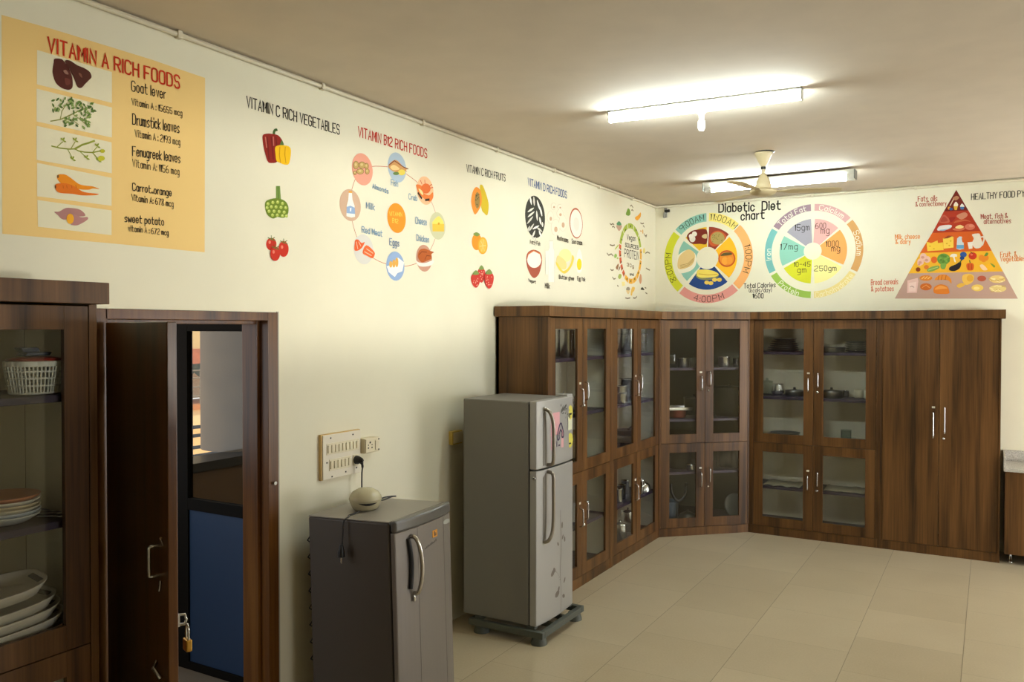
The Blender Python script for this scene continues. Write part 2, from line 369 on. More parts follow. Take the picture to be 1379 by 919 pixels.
for cx, cy, sx, sy, n in ((490, 665, 45, 55, 12), (590, 640, 50, 35, 10), (660, 680, 60, 45, 16), (760, 690, 75, 40, 18), (720, 770, 75, 50, 18), (620, 820, 60, 40, 14), (765, 840, 40, 30, 8)):
    for _ in range(n):
        a = cx+rr.uniform(-sx, sx); b = cy+rr.uniform(-sy, sy); t = rr.uniform(0, 3.1); L = rr.uniform(15, 24)
        f.ppoly(z3((a-L*math.cos(t), b-L*math.sin(t)), (a-8*math.sin(t), b+10*math.cos(t)), (a+L*math.cos(t), b+L*math.sin(t)), (a+8*math.sin(t), b-10*math.cos(t))), rr.choice([(96, 122, 58), (118, 146, 74), (80, 108, 52), (140, 162, 92)]), 1)
f.build('drumstick_leaves_picture', m)
f = frames([(49, 169.6), (150, 191.9), (150.4, 233.5), (49, 215.4)]); f.lay = 3; z4 = Z(40, 170, 6.125); G = (146, 156, 62)
for q, wd in ((((180, 165), (250, 182), (320, 190), (370, 188), (400, 205), (450, 215), (515, 218), (580, 205)), .005), (((370, 188), (430, 155), (480, 140), (530, 122)), .007), (((225, 170), (270, 130)), .003), (((335, 190), (372, 130)), .003), (((310, 190), (345, 255)), .003), (((410, 208), (455, 250)), .003), (((515, 218), (550, 175)), .003), (((515, 218), (560, 270)), .004)):
    f.pline(z4(*q), wd, G)
for a, b in ((270, 120), (370, 120), (348, 275), (463, 265), (552, 168), (562, 285)):
    for t in (-2.2, -1.1, .4): f.ppoly(z4((a, b), (a+16*math.cos(t)-7*math.sin(t), b+16*math.sin(t)+7*math.cos(t)), (a+30*math.cos(t), b+30*math.sin(t)), (a+16*math.cos(t)+7*math.sin(t), b+16*math.sin(t)-7*math.cos(t))), (150, 164, 60), 1)
f.pell(z4((597, 206))[0], 3.4, 2.6, (190, 186, 50), 1).pell(z4((588, 266))[0], 4.6, 3.5, (196, 192, 56), 1)
f.build('fenugreek_leaves_picture', m)
f = frames([(49.7, 219.4), (150, 239.7), (150, 277.3), (49.7, 264.4)]); f.lay = 3
f.ppoly(z4((240, 398), (290, 400), (340, 430), (400, 475), (450, 490), (520, 498), (572, 520), (520, 515), (480, 525), (400, 520), (330, 490), (260, 475), (228, 440), (222, 412)), (233, 143, 32)).pell(z4((230, 415))[0], 1.3, 2.2, (110, 80, 40), 1)
f.ppoly(z4((205, 490), (225, 475), (290, 472), (350, 490), (400, 520), (450, 545), (560, 560), (540, 570), (430, 572), (350, 560), (250, 552), (215, 530)), (226, 118, 34), 1).pell(z4((209, 502))[0], 1, 2.2, (120, 70, 30), 2)
for a in (270, 300, 340, 375): f.pline(z4((a, 490), (a+4, 512)), .002, (190, 92, 24), 2)
f.build('carrot_picture', m)
f = frames([(50.1, 269.5), (150, 283.6), (150, 316.9), (50.9, 305.5)]); f.lay = 3
f.ppoly(z4((200, 708), (240, 705), (290, 678), (330, 675), (400, 685), (440, 710), (455, 740), (400, 745), (360, 730), (300, 770), (260, 765), (230, 735)), (176, 128, 124))
f.ppoly(z4((350, 728), (420, 752), (470, 750), (475, 770), (430, 800), (380, 820), (330, 805)), (182, 132, 130), 1).pell(z4((330, 765))[0], 4.9, 6.9, (238, 172, 48), 2)
f.build('sweet_potato_picture', m)
for t, a, b, top in (('Goat lever', (452, 312), (568, 340), 278), ('Vitamin A : 15655 mcg', (452, 360), (625, 400), 338), ('Drumstick leaves', (455, 428), (615, 457), 392), ('Vitamin A : 2193 mcg', (463, 470), (618, 500), 446),
                     ('Fenugreek leaves', (455, 535), (618, 560), 503), ('Vitamin A: 1156 mcg', (455, 573), (615, 602), 548), ('Carrot..orange', (455, 655), (588, 675), 630), ('Vitamin A: 678 mcg', (452, 690), (595, 712), 668),
                     ('sweet potato', (428, 763), (562, 775), 738), ('vitamin A : 672 mcg', (440, 795), (578, 810), 775)):
    Pic('L', 3).text(t, *z(a, b), top/2.553, BK, .0068 if t[0] not in 'Vv' else .0048).build('caption', m)

# ---- vitamin C vegetables
m = mural('vegetable_mural', 'painted vitamin C vegetables with black heading right of the yellow chart', 'L', (375, 350)); z6 = Z(320, 120, 3.827)
Pic('L').text('VITAMIN C RICH VEGETABLES', *z6((47, 92), (524, 234)), 120+38/3.827, BK, .018).build('heading', m)
f = Pic('L'); f.ppoly(z6((180, 234), (185, 210), (200, 203), (206, 215), (194, 220), (192, 238)), (70, 100, 50))
f.ppoly(z6((128, 240), (150, 230), (180, 232), (210, 240), (232, 270), (235, 295), (215, 310), (205, 340), (202, 375), (178, 382), (155, 375), (140, 330), (130, 280)), (140, 36, 26), 1)
for a in (150, 172, 196): f.pline(z6((a, 250), (a+6, 310), (a+10, 360)), .008, (112, 26, 20), 2)
f.pline(z6((142, 250), (148, 300)), .007, (196, 110, 96), 2).pline(z6((182, 248), (184, 290)), .007, (196, 110, 96), 2).ppoly(z6((215, 295), (225, 265), (236, 288)), (84, 110, 56), 3)
f.ppoly(z6((192, 300), (215, 290), (250, 292), (270, 305), (272, 340), (262, 385), (240, 390), (215, 380), (198, 370), (193, 335)), (240, 190, 24), 3)
for a in (215, 243): f.pline(z6((a, 300), (a-2, 340), (a+3, 380)), .005, (206, 150, 16), 4)
f.build('bell_pepper_picture', m)
f = Pic('L'); f.ppoly(z6((197, 500), (218, 500), (222, 560), (225, 580), (197, 575)), (118, 146, 70), sm=False).pline(z6((207, 502), (210, 570)), .005, (90, 118, 52), 1)
f.ppoly(z6((140, 600), (150, 575), (195, 563), (240, 575), (260, 605), (258, 645), (235, 665), (205, 660), (180, 668), (150, 645)), (110, 132, 44), 1)
for a, b in ((155, 592), (180, 585), (205, 583), (230, 590), (150, 612), (172, 607), (196, 608), (222, 610), (246, 612), (160, 630), (186, 630), (212, 632), (238, 635), (178, 650), (203, 650), (230, 654), (250, 655)): f.pell(z6((a, b))[0], 2.1, 2.3, (176, 192, 92), 2).pell(z6((a-2, b-3))[0], .8, .9, (216, 222, 140), 3)
f.build('sprout_picture', m)
f = Pic('L')
for a, b, rx, ry, k in ((173, 800, 27, 33, 0), (235, 825, 26, 41, 1), (190, 850, 25, 37, 2)):
    f.pell(z6((a, b))[0], rx/3.827, ry/3.827, (196, 52, 36), k*3).pell(z6((a-9, b-10))[0], 1.6, 2.4, (228, 130, 110), k*3+1)
    for t in (-2.6, -1.6, -.6, .3): f.pline([z6((a, b-ry+9))[0], z6((a+20*math.cos(t), b-ry+9+20*math.sin(t)))[0]], .004, (96, 118, 58), k*3+1)
f.build('tomato_picture', m)

# ---- vitamin B12
m = mural('food_wheel_mural', 'painted ring of coloured food circles around an orange vitamin B12 disc', 'L', (530, 378)); z7 = Z(450, 160, 7.069); z8 = Z(450, 270, 7.656)
Pic('L').text('VITAMIN B12 RICH FOODS', *z7((230, 167), (882, 372)), 160+76/7.069, (190, 54, 36), .018).build('heading', m)
def circ(pic, c, half, rgb, up=0):
    u, v = pic.uv(*c); r = (pic.uv(c[0], c[1]-half)[1]-pic.uv(c[0], c[1]+half)[1])/2; pic.disc((u, v), r, rgb, up); return pic
f = Pic('L'); f.line([(v.x, v.y) for v in smooth_path([(*f.uv(*q), 0) for q in ((534.5, 225.8), (572.5, 256.9), (589, 304.4), (571, 348), (532.3, 358.6), (489.4, 336), (471.5, 276.5), (487.9, 228.2), (534.5, 225.8))], 8)], .0036, (200, 120, 92))
f.build('linking_ring', m)
circ(Pic('L', 2), (534, 293.9), 20, (232, 148, 46)).text('VITAMIN', *z8((566, 156), (697, 166)), 270+116/7.656, (244, 208, 90), .006, 1).text('B12', *z8((597, 226), (657, 236)), 270+184/7.656, (244, 208, 90), .006, 1).build('centre_disc', m)
f = circ(Pic('L', 2), (487.9, 228.2), 21.4, (226, 158, 136))
for a, b, rx, ry in ((205, 442, 24, 36), (262, 442, 30, 30), (305, 452, 18, 26), (245, 502, 32, 24), (312, 502, 18, 24), (195, 516, 14, 16)): f.pell(z7((a, b))[0], rx/7.07+.5, ry/7.07+.5, (104, 82, 40), 1).pell(z7((a, b))[0], rx/7.07, ry/7.07, (190, 160, 98), 2).pell(z7((a-4, b-5))[0], rx/16, ry/16, (214, 190, 132), 3)
f.build('almond_picture', m)
f = circ(Pic('L', 2), (534.5, 225.8), 20, (172, 190, 206))
f.ppoly(z7((512, 448), (560, 398), (600, 400), (660, 460), (705, 475), (682, 488), (692, 505), (650, 495), (600, 512), (540, 490)), (206, 152, 96), 1).pline(z7((520, 440), (570, 400), (660, 462), (700, 478)), .006, (120, 70, 50), 2).ppoly(z7((530, 460), (570, 440), (620, 480), (560, 490)), (232, 200, 140), 2)
f.pell(z7((638, 512))[0], 5, 4, (226, 206, 90), 3); f.pell(z7((585, 522))[0], 4, 2.2, (104, 130, 70), 3).build('fish_picture', m)
f = circ(Pic('L', 2), (572.5, 256.9), 19, (238, 188, 146))
f.ppoly(z7((778, 630), (830, 640), (840, 700), (900, 730), (935, 700), (940, 750), (905, 790), (840, 750), (800, 700)), (222, 124, 62), 1).pell(z7((870, 665))[0], 6.3, 6.8, (214, 108, 54), 2).ppoly(z7((800, 665), (835, 690), (842, 730), (812, 700)), (240, 214, 150), 3)
for q in (((830, 620), (818, 590)), ((860, 615), (858, 585)), ((905, 640), (925, 625)), ((915, 660), (935, 655))): f.pline(z7(*q), .005, (190, 70, 40), 3)
f.pline(z7((796, 710), (826, 755)), .014, (60, 50, 40), 4).pline(z7((866, 775), (898, 770)), .014, (60, 50, 40), 4).build('crab_picture', m)
f = circ(Pic('L', 2), (471.5, 276.5), 21.4, (204, 172, 146))
f.ppoly(z7((136, 705), (166, 705), (172, 770), (192, 830), (196, 935), (160, 942), (114, 928), (116, 830), (132, 770)), (238, 238, 230), 1, False).ppoly(z7((134, 688), (168, 690), (168, 708), (136, 706)), (232, 170, 70), 2, False).ppoly(z7((116, 840), (150, 828), (192, 848), (196, 908), (116, 900)), (150, 176, 212), 2, False).ppoly(z7((146, 850), (160, 850), (156, 885), (146, 880)), (232, 236, 238), 3, False).build('milk_bottle_picture', m)
f = circ(Pic('L', 2), (589, 304.4), 18.4, (204, 204, 166))
f.ppoly(z8((1072, 165), (1100, 185), (1122, 240), (1012, 243), (1030, 200)), (244, 220, 110), 1).ppoly(z8((1010, 243), (1132, 243), (1130, 322), (1012, 320)), (238, 194, 76), 1, False).pell(z8((1075, 240))[0], 1.4, 1.6, (214, 160, 50), 2).build('cheese_picture', m)
f = circ(Pic('L', 2), (571, 348), 18, (194, 146, 124)); f.ppoly(z8((832, 610), (870, 640), (940, 645), (1020, 618), (1010, 660), (950, 682), (870, 675)), (238, 232, 222), 1)
f.ppoly(z8((860, 560), (880, 510), (930, 498), (985, 520), (1025, 535), (1000, 555), (1000, 600), (950, 625), (900, 640), (865, 600)), (176, 92, 44), 2).pline(z8((870, 560), (900, 530), (950, 535)), .004, (110, 50, 22), 3).pline(z8((930, 610), (950, 570), (990, 575)), .004, (110, 50, 22), 3).build('chicken_picture', m)
f = circ(Pic('L', 2), (532.3, 358.6), 19.6, (146, 172, 210)); f.ppoly(z8((540, 680), (600, 660), (655, 590), (718, 640), (700, 730), (650, 750), (622, 790), (590, 765), (560, 740)), (240, 240, 234), 1, False)
for a, b, ry in ((580, 660, 34), (612, 652, 42), (642, 640, 50)): f.pell(z8((a, b))[0], 2.1, ry/7.656, (222, 170, 84), 2)
f.build('egg_picture', m)
f = circ(Pic('L', 2), (489.4, 336), 20.2, (214, 212, 204)); f.ppoly(z8((208, 450), (215, 410), (245, 405), (280, 440), (312, 430), (290, 480), (250, 515), (208, 515)), (220, 96, 46), 1).ppoly(z8((290, 540), (330, 462), (410, 530), (412, 570), (390, 598), (340, 575)), (222, 102, 50), 1)
for q in (((225, 430), (240, 500)), ((250, 430), (270, 470)), ((310, 530), (380, 570)), ((330, 500), (395, 545))): f.pline(z8(*q), .005, (238, 190, 160), 2)
f.build('red_meat_picture', m)
BL = (112, 152, 184)
for t, a, b, top, zz, oy in (('Almonds', (360, 662), (512, 712), 618, z7, 160), ('Fish', (538, 630), (602, 648), 575, z7, 160), ('Crab', (706, 764), (785, 784), 715, z7, 160), ('Milk', (303, 852), (382, 872), 795, z7, 160)): Pic('L', 5).text(t, *zz(a, b), oy+top/7.069, BL, .0075).build('caption', m)
for t, a, b, top in (('Cheese', (835, 240), (948, 256), 172), ('Red Meat', (282, 330), (490, 373), 270), ('Eggs', (568, 460), (665, 476), 392), ('Chicken', (842, 413), (972, 436), 352)): Pic('L', 5).text(t, *z8(a, b), 270+top/7.656, BL if t != 'Eggs' else (84, 118, 160), .008).build('caption', m)

# ---- vitamin C fruits
m = mural('fruit_mural', 'painted papaya, orange and strawberries below a small black vitamin C heading', 'L', (648, 390)); z9 = Z(615, 210, 4.837)
Pic('L').text('VITAMIN C RICH FRUITS', *z9((64, 102), (316, 166)), 210+56/4.837, BK, .017).build('heading', m)
f = Pic('L'); f.ppoly(z9((150, 205), (162, 188), (175, 205), (195, 260), (208, 320), (200, 385), (180, 375), (160, 340)), (206, 180, 48)).ppoly(z9((93, 290), (105, 230), (128, 203), (155, 230), (162, 300), (145, 350), (118, 382), (100, 340)), (226, 142, 58), 1).pell(z9((133, 290))[0], 3.4, 11, (150, 126, 74), 2)
for k in range(14): f.pell(z9((133+rnd.uniform(-11, 11), 290+rnd.uniform(-42, 42)))[0], .5, .8, (92, 76, 46), 3)
f.build('papaya_picture', m)
f = Pic('L'); f.pell(z9((130, 560))[0], 6.7, 11.4, (224, 148, 46)).pell(z9((168, 585))[0], 6.6, 11.6, (236, 168, 50), 1).pell(z9((168, 585))[0], 5.2, 9.6, (240, 184, 80), 2).ppoly(z9((106, 510), (128, 498), (150, 512), (130, 525)), (124, 146, 74), 2)
for t in range(6): f.pline([z9((168, 585))[0], z9((168+20*math.cos(t), 585+40*math.sin(t)))[0]], .005, (244, 206, 130), 3)
f.build('orange_picture', m)
f = Pic('L')
for k, (a, b, rx, ry) in enumerate(((160, 775, 25, 52), (122, 808, 30, 52), (207, 808, 30, 58))):
    f.ppoly(z9((a-rx, b-ry*.4), (a, b-ry), (a+rx, b-ry*.4), (a+rx*.7, b+ry*.6), (a, b+ry), (a-rx*.8, b+ry*.5)), (192, 58, 50), 3*k).ppoly(z9((a-rx*.7, b-ry*.7), (a, b-ry*1.2), (a+rx*.7, b-ry*.75), (a, b-ry*.6)), (120, 142, 78), 3*k+1)
    for i in range(12): f.pell(z9((a+rnd.uniform(-.6, .6)*rx, b+rnd.uniform(-.5, .7)*ry))[0], .45, .7, (236, 184, 160), 3*k+1)
f.build('strawberry_picture', m)

# ---- vitamin D
m = mural('vitamin_chart', 'painted vitamin D foods with blue heading and a dark circle of fish', 'L', (745, 390)); zA = Z(695, 230, 10.21); zB = Z(695, 310, 10.21)
Pic('L').text('VITAMIN D RICH FOODS', *zA((163, 200), (694, 378)), 230+102/10.21, (58, 88, 138), .016).build('heading', m)
f = circ(Pic('L'), (720.7, 292.3), 28.3, (62, 62, 54))
rr = random.Random(9)
for a, b, L, t in ((200, 410, 70, 1.4), (245, 420, 75, 1.5), (305, 470, 80, 1.3), (340, 560, 80, 1.35), (200, 540, 60, -.6), (205, 600, 70, -.7), (190, 680, 75, -.9), (285, 620, 80, 1.5), (330, 690, 60, 1.4), (210, 780, 70, -1), (270, 780, 60, -.5), (320, 810, 55, .7), (240, 870, 60, -1.2), (330, 870, 55, 1.2), (170, 800, 50, -1.2), (265, 950, 45, 1.5), (225, 920, 40, 1.2), (360, 740, 40, 1.5)):
    f.ppoly(zA((a-L*math.cos(t)*.9, b-L*math.sin(t)*.9), (a-12*math.sin(t), b+15*math.cos(t)), (a+L*math.cos(t)*.9, b+L*math.sin(t)*.9), (a+12*math.sin(t), b-15*math.cos(t))), rr.choice([(224, 222, 208), (236, 234, 222), (206, 204, 190)]), 1)
f.build('fatty_fish_picture', m)
f = Pic('L')
for a, b, rx, ry in ((515, 490, 32, 45), (603, 590, 44, 60), (470, 640, 42, 85), (540, 780, 58, 110), (640, 720, 52, 110), (600, 500, 30, 36)):
    f.pell(zA((a, b))[0], rx/10.2+.25, ry/10.2+.3, (206, 190, 166)).pell(zA((a, b))[0], rx/10.2, ry/10.2, (234, 226, 204), 1).pell(zA((a+4, b+ry*.25))[0], rx/26, ry/30, (206, 172, 140), 2)
f.build('mushroom_picture', m)
f = circ(Pic('L'), (775.8, 300.8), 20.5, (186, 98, 68)); circ(f, (775.9, 301.2), 18.6, (234, 230, 216), 1); circ(f, (775.9, 302), 9, (226, 222, 206), 2); f.build('sour_cream_picture', m)
f = Pic('L'); f.ppoly(zB((138, 400), (160, 310), (240, 270), (330, 310), (356, 400), (345, 500), (310, 610), (250, 660), (200, 620), (155, 520)), (164, 84, 64)).pell(zB((248, 405))[0], 9.6, 11.4, (238, 234, 220), 1)
f.pline(zB((140, 420), (165, 330), (240, 282), (325, 325), (352, 420)), .01, (206, 118, 72), 2).build('yogurt_picture', m)
f = Pic('L'); f.ppoly(zB((440, 280), (455, 240), (455, 150), (505, 150), (508, 240), (525, 290), (522, 715), (436, 715)), (240, 236, 222), 0, False).pline(zB((440, 715), (440, 280), (456, 240), (456, 150), (505, 150), (508, 240), (525, 290), (522, 715)), .004, (206, 200, 184), 1).ppoly(zB((396, 285), (440, 285), (436, 610), (402, 610)), (238, 234, 218), 2, False).pline(zB((396, 285), (402, 610)), .004, (208, 202, 184), 3).build('milk_picture', m)
f = Pic('L'); f.pell(zB((675, 350))[0], 8.6, 9, (242, 232, 160)).ppoly(zB((548, 450), (575, 350), (680, 430), (685, 530), (620, 540), (565, 500)), (232, 210, 140), 1).ppoly(zB((545, 440), (570, 460), (620, 540), (660, 560), (720, 510), (760, 420), (768, 345), (795, 385), (770, 480), (720, 560), (660, 600), (600, 560), (555, 490)), (238, 208, 92), 2).build('butter_picture', m)
f = Pic('L'); f.ppoly(zB((868, 260), (900, 330), (912, 450), (900, 560), (868, 590), (836, 560), (826, 450), (838, 330)), (236, 232, 222)).pell(zB((867, 472))[0], 3.3, 7.8, (246, 212, 50), 1).build('egg_yolk_picture', m)
for t, a, b, top in (('Fatty Fish', (190, 188), (328, 216), 135), ('Mushrooms', (562, 133), (714, 170), 70), ('Sour cream', (762, 184), (905, 206), 122), ('Yogurt', (165, 708), (268, 735), 668), ('Milk', (396, 795), (462, 806), 728), ('Butter ghee', (588, 668), (792, 690), 618), ('Egg Yolk', (840, 688), (948, 706), 636)):
    Pic('L', 3).text(t, *zB(a, b), 310+top/10.21, (58, 50, 38), .011).build('caption', m)

# ---- vegan protein
m = mural('protein_wheel_mural', 'narrow painted ring of vegan protein sources beside the room corner', 'L', (849, 402)); zC = Z(810, 270, 13.125); zD = Z(810, 330, 11.49)
f = Pic('L'); cc = f.uv(849.3, 341.8); ro = (f.uv(849, 301)[1]-f.uv(849, 382.6)[1])/2; ri = ro*.83
GR = (164, 182, 74); OR = (232, 174, 66); RD = (206, 98, 62)
for a0, a1, cl in [(-74, -45, GR), (-43, -18, GR), (-15, 14, GR), (17, 45, GR), (47, 72, GR), (76, 98, OR), (100, 122, OR), (124, 145, OR), (147, 168, OR), (170, 190, OR), (193, 212, OR), (216, 228, RD), (231, 243, RD), (246, 258, RD), (260, 272, RD), (275, 284, RD)]: f.arc(cc, ri, ro, a0, a1, cl); f.pell(at_px := (849.3+15*math.sin(R((a0+a1)/2))*.92, 341.8-37*math.cos(R((a0+a1)/2))), .6, 1.4, (70, 70, 30), 1)
f.build('coloured_ring', m)
for t, a, b, top in (('Vegan', (450, 690), (600, 715), 605), ('SOURCES', (418, 818), (652, 870), 755)): Pic('L').text(t, *zC(a, b), 270+top/13.125, (60, 54, 40), .016).build('heading', m)
for t, a, b, top in (('PROTEIN', (355, 185), (575, 232), 62), ('30g', (392, 325), (500, 355), 280), ('and', (438, 468), (495, 474), 436)): Pic('L').text(t, *zD(a, b), 330+top/11.49, (60, 54, 40) if t != '30g' else (150, 130, 100), .016).build('heading', m)
Pic('L').ppoly(zC((430, 250), (450, 180), (470, 140), (500, 170), (510, 240), (480, 272)), (118, 150, 62)).build('leaf_picture', m)
Pic('L').ppoly(zC((595, 300), (650, 260), (692, 212), (690, 290), (640, 352), (600, 335)), (226, 158, 54)).build('orange_slice_picture', m)
Pic('L').ppoly(zC((265, 440), (355, 440), (352, 490), (310, 540), (272, 490)), (190, 156, 134)).ppoly(zC((262, 420), (308, 368), (352, 425), (310, 445)), (92, 142, 104), 1).build('nut_picture', m)
Pic('L').ppoly(zC((235, 860), (290, 785), (300, 800), (250, 865)), (176, 192, 90)).build('bean_pod_picture', m)
Pic('L').ppoly(zC((680, 540), (700, 530), (705, 560)), (206, 150, 70)).ppoly(zC((720, 525), (735, 520), (738, 585), (722, 580)), (214, 168, 96)).build('seed_picture', m)
Pic('L').ppoly(zD((195, 170), (215, 135), (240, 160), (230, 190), (205, 205)), (150, 186, 96)).pell(zD((248, 205))[0], 1.3, 1.3, (170, 194, 110)).build('pea_picture', m)
Pic('L').ppoly(zD((220, 350), (258, 290), (265, 330), (245, 385)), (150, 110, 78)).ppoly(zD((262, 390), (280, 335), (290, 350), (270, 395)), (110, 84, 60)).build('nuts_picture', m)
Pic('L').ppoly(zD((255, 500), (275, 450), (308, 460), (305, 500), (280, 530)), (164, 176, 88)).build('broccoli_picture', m)
Pic('L').ppoly(zD((312, 570), (360, 568), (366, 630), (318, 640)), (234, 220, 146), sm=False).build('tofu_picture', m)
Pic('L').ppoly(zD((380, 700), (435, 700), (430, 745), (405, 760)), (222, 196, 140)).ppoly(zD((378, 690), (395, 655), (430, 658), (438, 695), (408, 705)), (150, 140, 120), 1).build('bowl_picture', m)
Pic('L').ppoly(zD((460, 690), (480, 650), (515, 660), (505, 710), (480, 740), (470, 785), (450, 770)), (228, 186, 92)).build('corn_picture', m)
Pic('L').ppoly(zD((580, 540), (600, 450), (618, 480), (620, 560), (600, 605)), (206, 150, 110)).build('almond_picture', m)
Pic('L').ppoly(zD((605, 690), (630, 655), (662, 690), (660, 700)), (66, 60, 44)).build('beans_picture', m)
Pic('L').ppoly(zD((640, 110), (655, 40), (675, 90), (665, 130)), (226, 208, 120)).build('oat_picture', m)
for q in (((510, 100), (530, 85), (545, 110), (555, 125)), ((530, 175), (545, 165), (560, 185)), ((150, 410), (170, 430), (200, 412), (220, 430)), ((190, 470), (210, 460), (230, 480)), ((690, 400), (715, 415), (745, 405)), ((735, 450), (750, 460), (755, 475)), ((750, 590), (770, 630), (800, 620), (785, 650)), ((150, 785), (190, 800), (230, 790))): Pic('L').pline(zC(*q), .012, (130, 118, 92)).build('caption', m)
for q in (((85, 130), (110, 160), (150, 140), (180, 170)), ((140, 380), (160, 395), (185, 385)), ((170, 500), (190, 530), (215, 520)), ((245, 630), (260, 640)), ((370, 820), (400, 830), (440, 820)), ((490, 820), (520, 825), (545, 800)), ((680, 130), (710, 110), (745, 130)), ((690, 360), (720, 380), (745, 390)), ((670, 660), (690, 670)), ((680, 740), (705, 755))): Pic('L').pline(zD(*q), .012, (130, 118, 92)).build('caption', m)

# ---- diabetic diet wheel (back wall)
m = mural('diet_clock_mural', 'painted diabetic diet clock wheel with meal times on the back wall', 'B', (953, 408)); zE = Z(885, 270, 6.564); zF = Z(880, 250, 4.597)
f0 = Pic('B'); cc = f0.uv(952.6, 347.8); ro = (f0.uv(952.6, 287)[1]-f0.uv(952.6, 408.4)[1])/2; k_ = ro/396
TEAL = (136, 188, 172)
for t, a0, a1, cl, mid, sp, inw in (('9:00AM', -47.6, -1.5, TEAL, -24, 37, 0), ('11:00AM', 2, 44, (240, 222, 124), 24, 40, 0), ('1:00PM', 46, 135, (242, 176, 110), 93, 38, 0), ('4:00PM', 137, 220, (224, 152, 142), 178, 42, 1), ('8:00PM', 223, 309, (204, 206, 52), 258, 42, 0)):
    f = Pic('B').arc(cc, 322*k_, ro, a0, a1, cl); f.arctext(t, cc, (336 if not inw else 386)*k_, mid, 50*k_, (44, 40, 30), sp, bool(inw), 5.4*k_, 1); f.build('meal_time_segment', m)
P = lambda: Pic('B')
f = P().arc(cc, 98*k_, 274*k_, -46.5, -1.5, (222, 178, 40)); f.ppoly(zE((262, 320), (300, 275), (360, 258), (438, 262), (438, 380), (380, 385), (300, 380)), (116, 44, 32), 1).pell(zE((330, 297))[0], 3.4, 3.4, (232, 226, 210), 2).pell(zE((312, 340))[0], 4, 4.6, (228, 222, 206), 2).pell(zE((300, 318))[0], 3, 3.2, (236, 230, 216), 2).ppoly(zE((395, 318), (415, 300), (438, 300), (438, 335), (410, 335)), (196, 178, 130), 2).build('breakfast_picture', m)
f = P().arc(cc, 98*k_, 274*k_, 3, 43.5, (146, 62, 46)); f.ppoly(zE((462, 380), (462, 330), (490, 285), (540, 268), (590, 290), (612, 330), (560, 385), (500, 408)), (196, 92, 50), 1).pell(zE((535, 335))[0], 9.4, 8.6, (172, 150, 88), 2)
for i in range(20): f.pell(zE((535+rnd.uniform(-45, 45), 335+rnd.uniform(-38, 38)))[0], .6, .5, (120, 116, 60), 3)
f.build('soup_picture', m)
f = P().arc(cc, 98*k_, 262*k_, 47.5, 133, (242, 184, 44)); f.pell(zE((616, 515))[0], 11.6, 11.4, (196, 88, 40), 1).pell(zE((616, 515))[0], 9.8, 9.4, (226, 138, 48), 2).pell(zE((600, 535))[0], 4.4, 5.4, (236, 160, 60), 3).pell(zE((640, 530))[0], 4, 5.2, (232, 150, 54), 3).ppoly(zE((560, 490), (590, 465), (650, 462), (660, 480), (600, 490)), (96, 84, 48), 3).build('lunch_picture', m)
f = P().arc(cc, 98*k_, 278*k_, 140, 217, (40, 70, 128)); f.ppoly(zE((340, 655), (360, 690), (430, 705), (520, 690), (545, 660), (480, 690), (400, 685)), (130, 130, 84), 1).ppoly(zE((350, 640), (365, 615), (430, 612), (500, 625), (545, 655), (500, 680), (400, 685), (355, 670)), (238, 216, 100), 2).pline(zE((370, 650), (450, 660), (530, 655)), .008, (206, 166, 60), 3)
for a, b in ((440, 727), (475, 732), (508, 702), (550, 702)): f.pell(zE((a, b))[0], 3.4, 2.6, (232, 200, 92), 2)
f.build('corn_picture', m)
f = P().arc(cc, 98*k_, 268*k_, 223, 307, TEAL); f.ppoly(zE((178, 500), (190, 480), (260, 440), (335, 470), (345, 560), (300, 620), (205, 645), (180, 600)), (236, 230, 210), 1).ppoly(zE((180, 560), (200, 490), (270, 435), (320, 455), (335, 500), (310, 570), (240, 605), (190, 605)), (222, 194, 134), 2)
for d in (0, 12, 24): f.pline(zE((205, 575+d), (270, 560+d), (325, 510+d)), .005, (176, 140, 84), 3)
f.build('flatbread_picture', m)
Pic('B').text('Diabetic  Diet', *zF((405, 165), (785, 148)), 250+115/4.597, BK, .032).text('chart', *zF((543, 215), (685, 203)), 250+166/4.597, BK, .028).build('heading', m)
Pic('B').text('Total Calories', *zF((560, 636), (755, 628)), 250+608/4.597, BK, .011).text('(kcals/day)', *zF((592, 663), (732, 659)), 250+638/4.597, BK, .009).text('1600', *zF((615, 698), (680, 697)), 250+670/4.597, BK, .012).build('caption', m)

# ---- nutrient wheel
m = mural('nutrient_wheel_mural', 'painted pastel nutrient wheel with daily gram amounts, centre of the back wall', 'B', (1094, 400)); zG = Z(1020, 270, 6.567)
cc = f0.uv(1094.4, 338.4); ro = (f0.uv(1094.4, 274.8)[1]-f0.uv(1094.4, 401.6)[1])/2; k_ = ro/418
WH = (240, 236, 214)
for t, a0, a1, cl, mid, sp, inw, h, tc in (('Total Fat', -55, -2.5, (158, 132, 142), -29, 40, 0, 42, WH), ('Calcium', 2, 48.7, (212, 164, 160), 25, 33, 0, 42, WH), ('Sodium', 52, 118, (208, 158, 98), 82, 32, 0, 44, WH), ('Carbohydrate', 121, 178, (232, 214, 142), 150, 52, 1, 44, (242, 232, 186)), ('Protein', 182, 240, (152, 188, 82), 212, 29, 1, 44, WH), ('Iron', 243.5, 302, (120, 184, 180), 268, 15, 0, 42, WH)):
    f = Pic('B').arc(cc, 358*k_, ro, a0, a1, cl); f.arctext(t, cc, (366 if not inw else 412)*k_, mid, h*k_, tc, sp, bool(inw), 6*k_, 1); f.build('nutrient_segment', m)
def pie(a0, a1, cl, texts):
    f = Pic('B').arc(cc, 76*k_, 287*k_, a0, a1, cl)
    for t, a, b, top in texts: f.text(t, *zG(a, b), 270+top/6.567, (48, 46, 40), .009, 1)
    f.build('amount_segment', m)
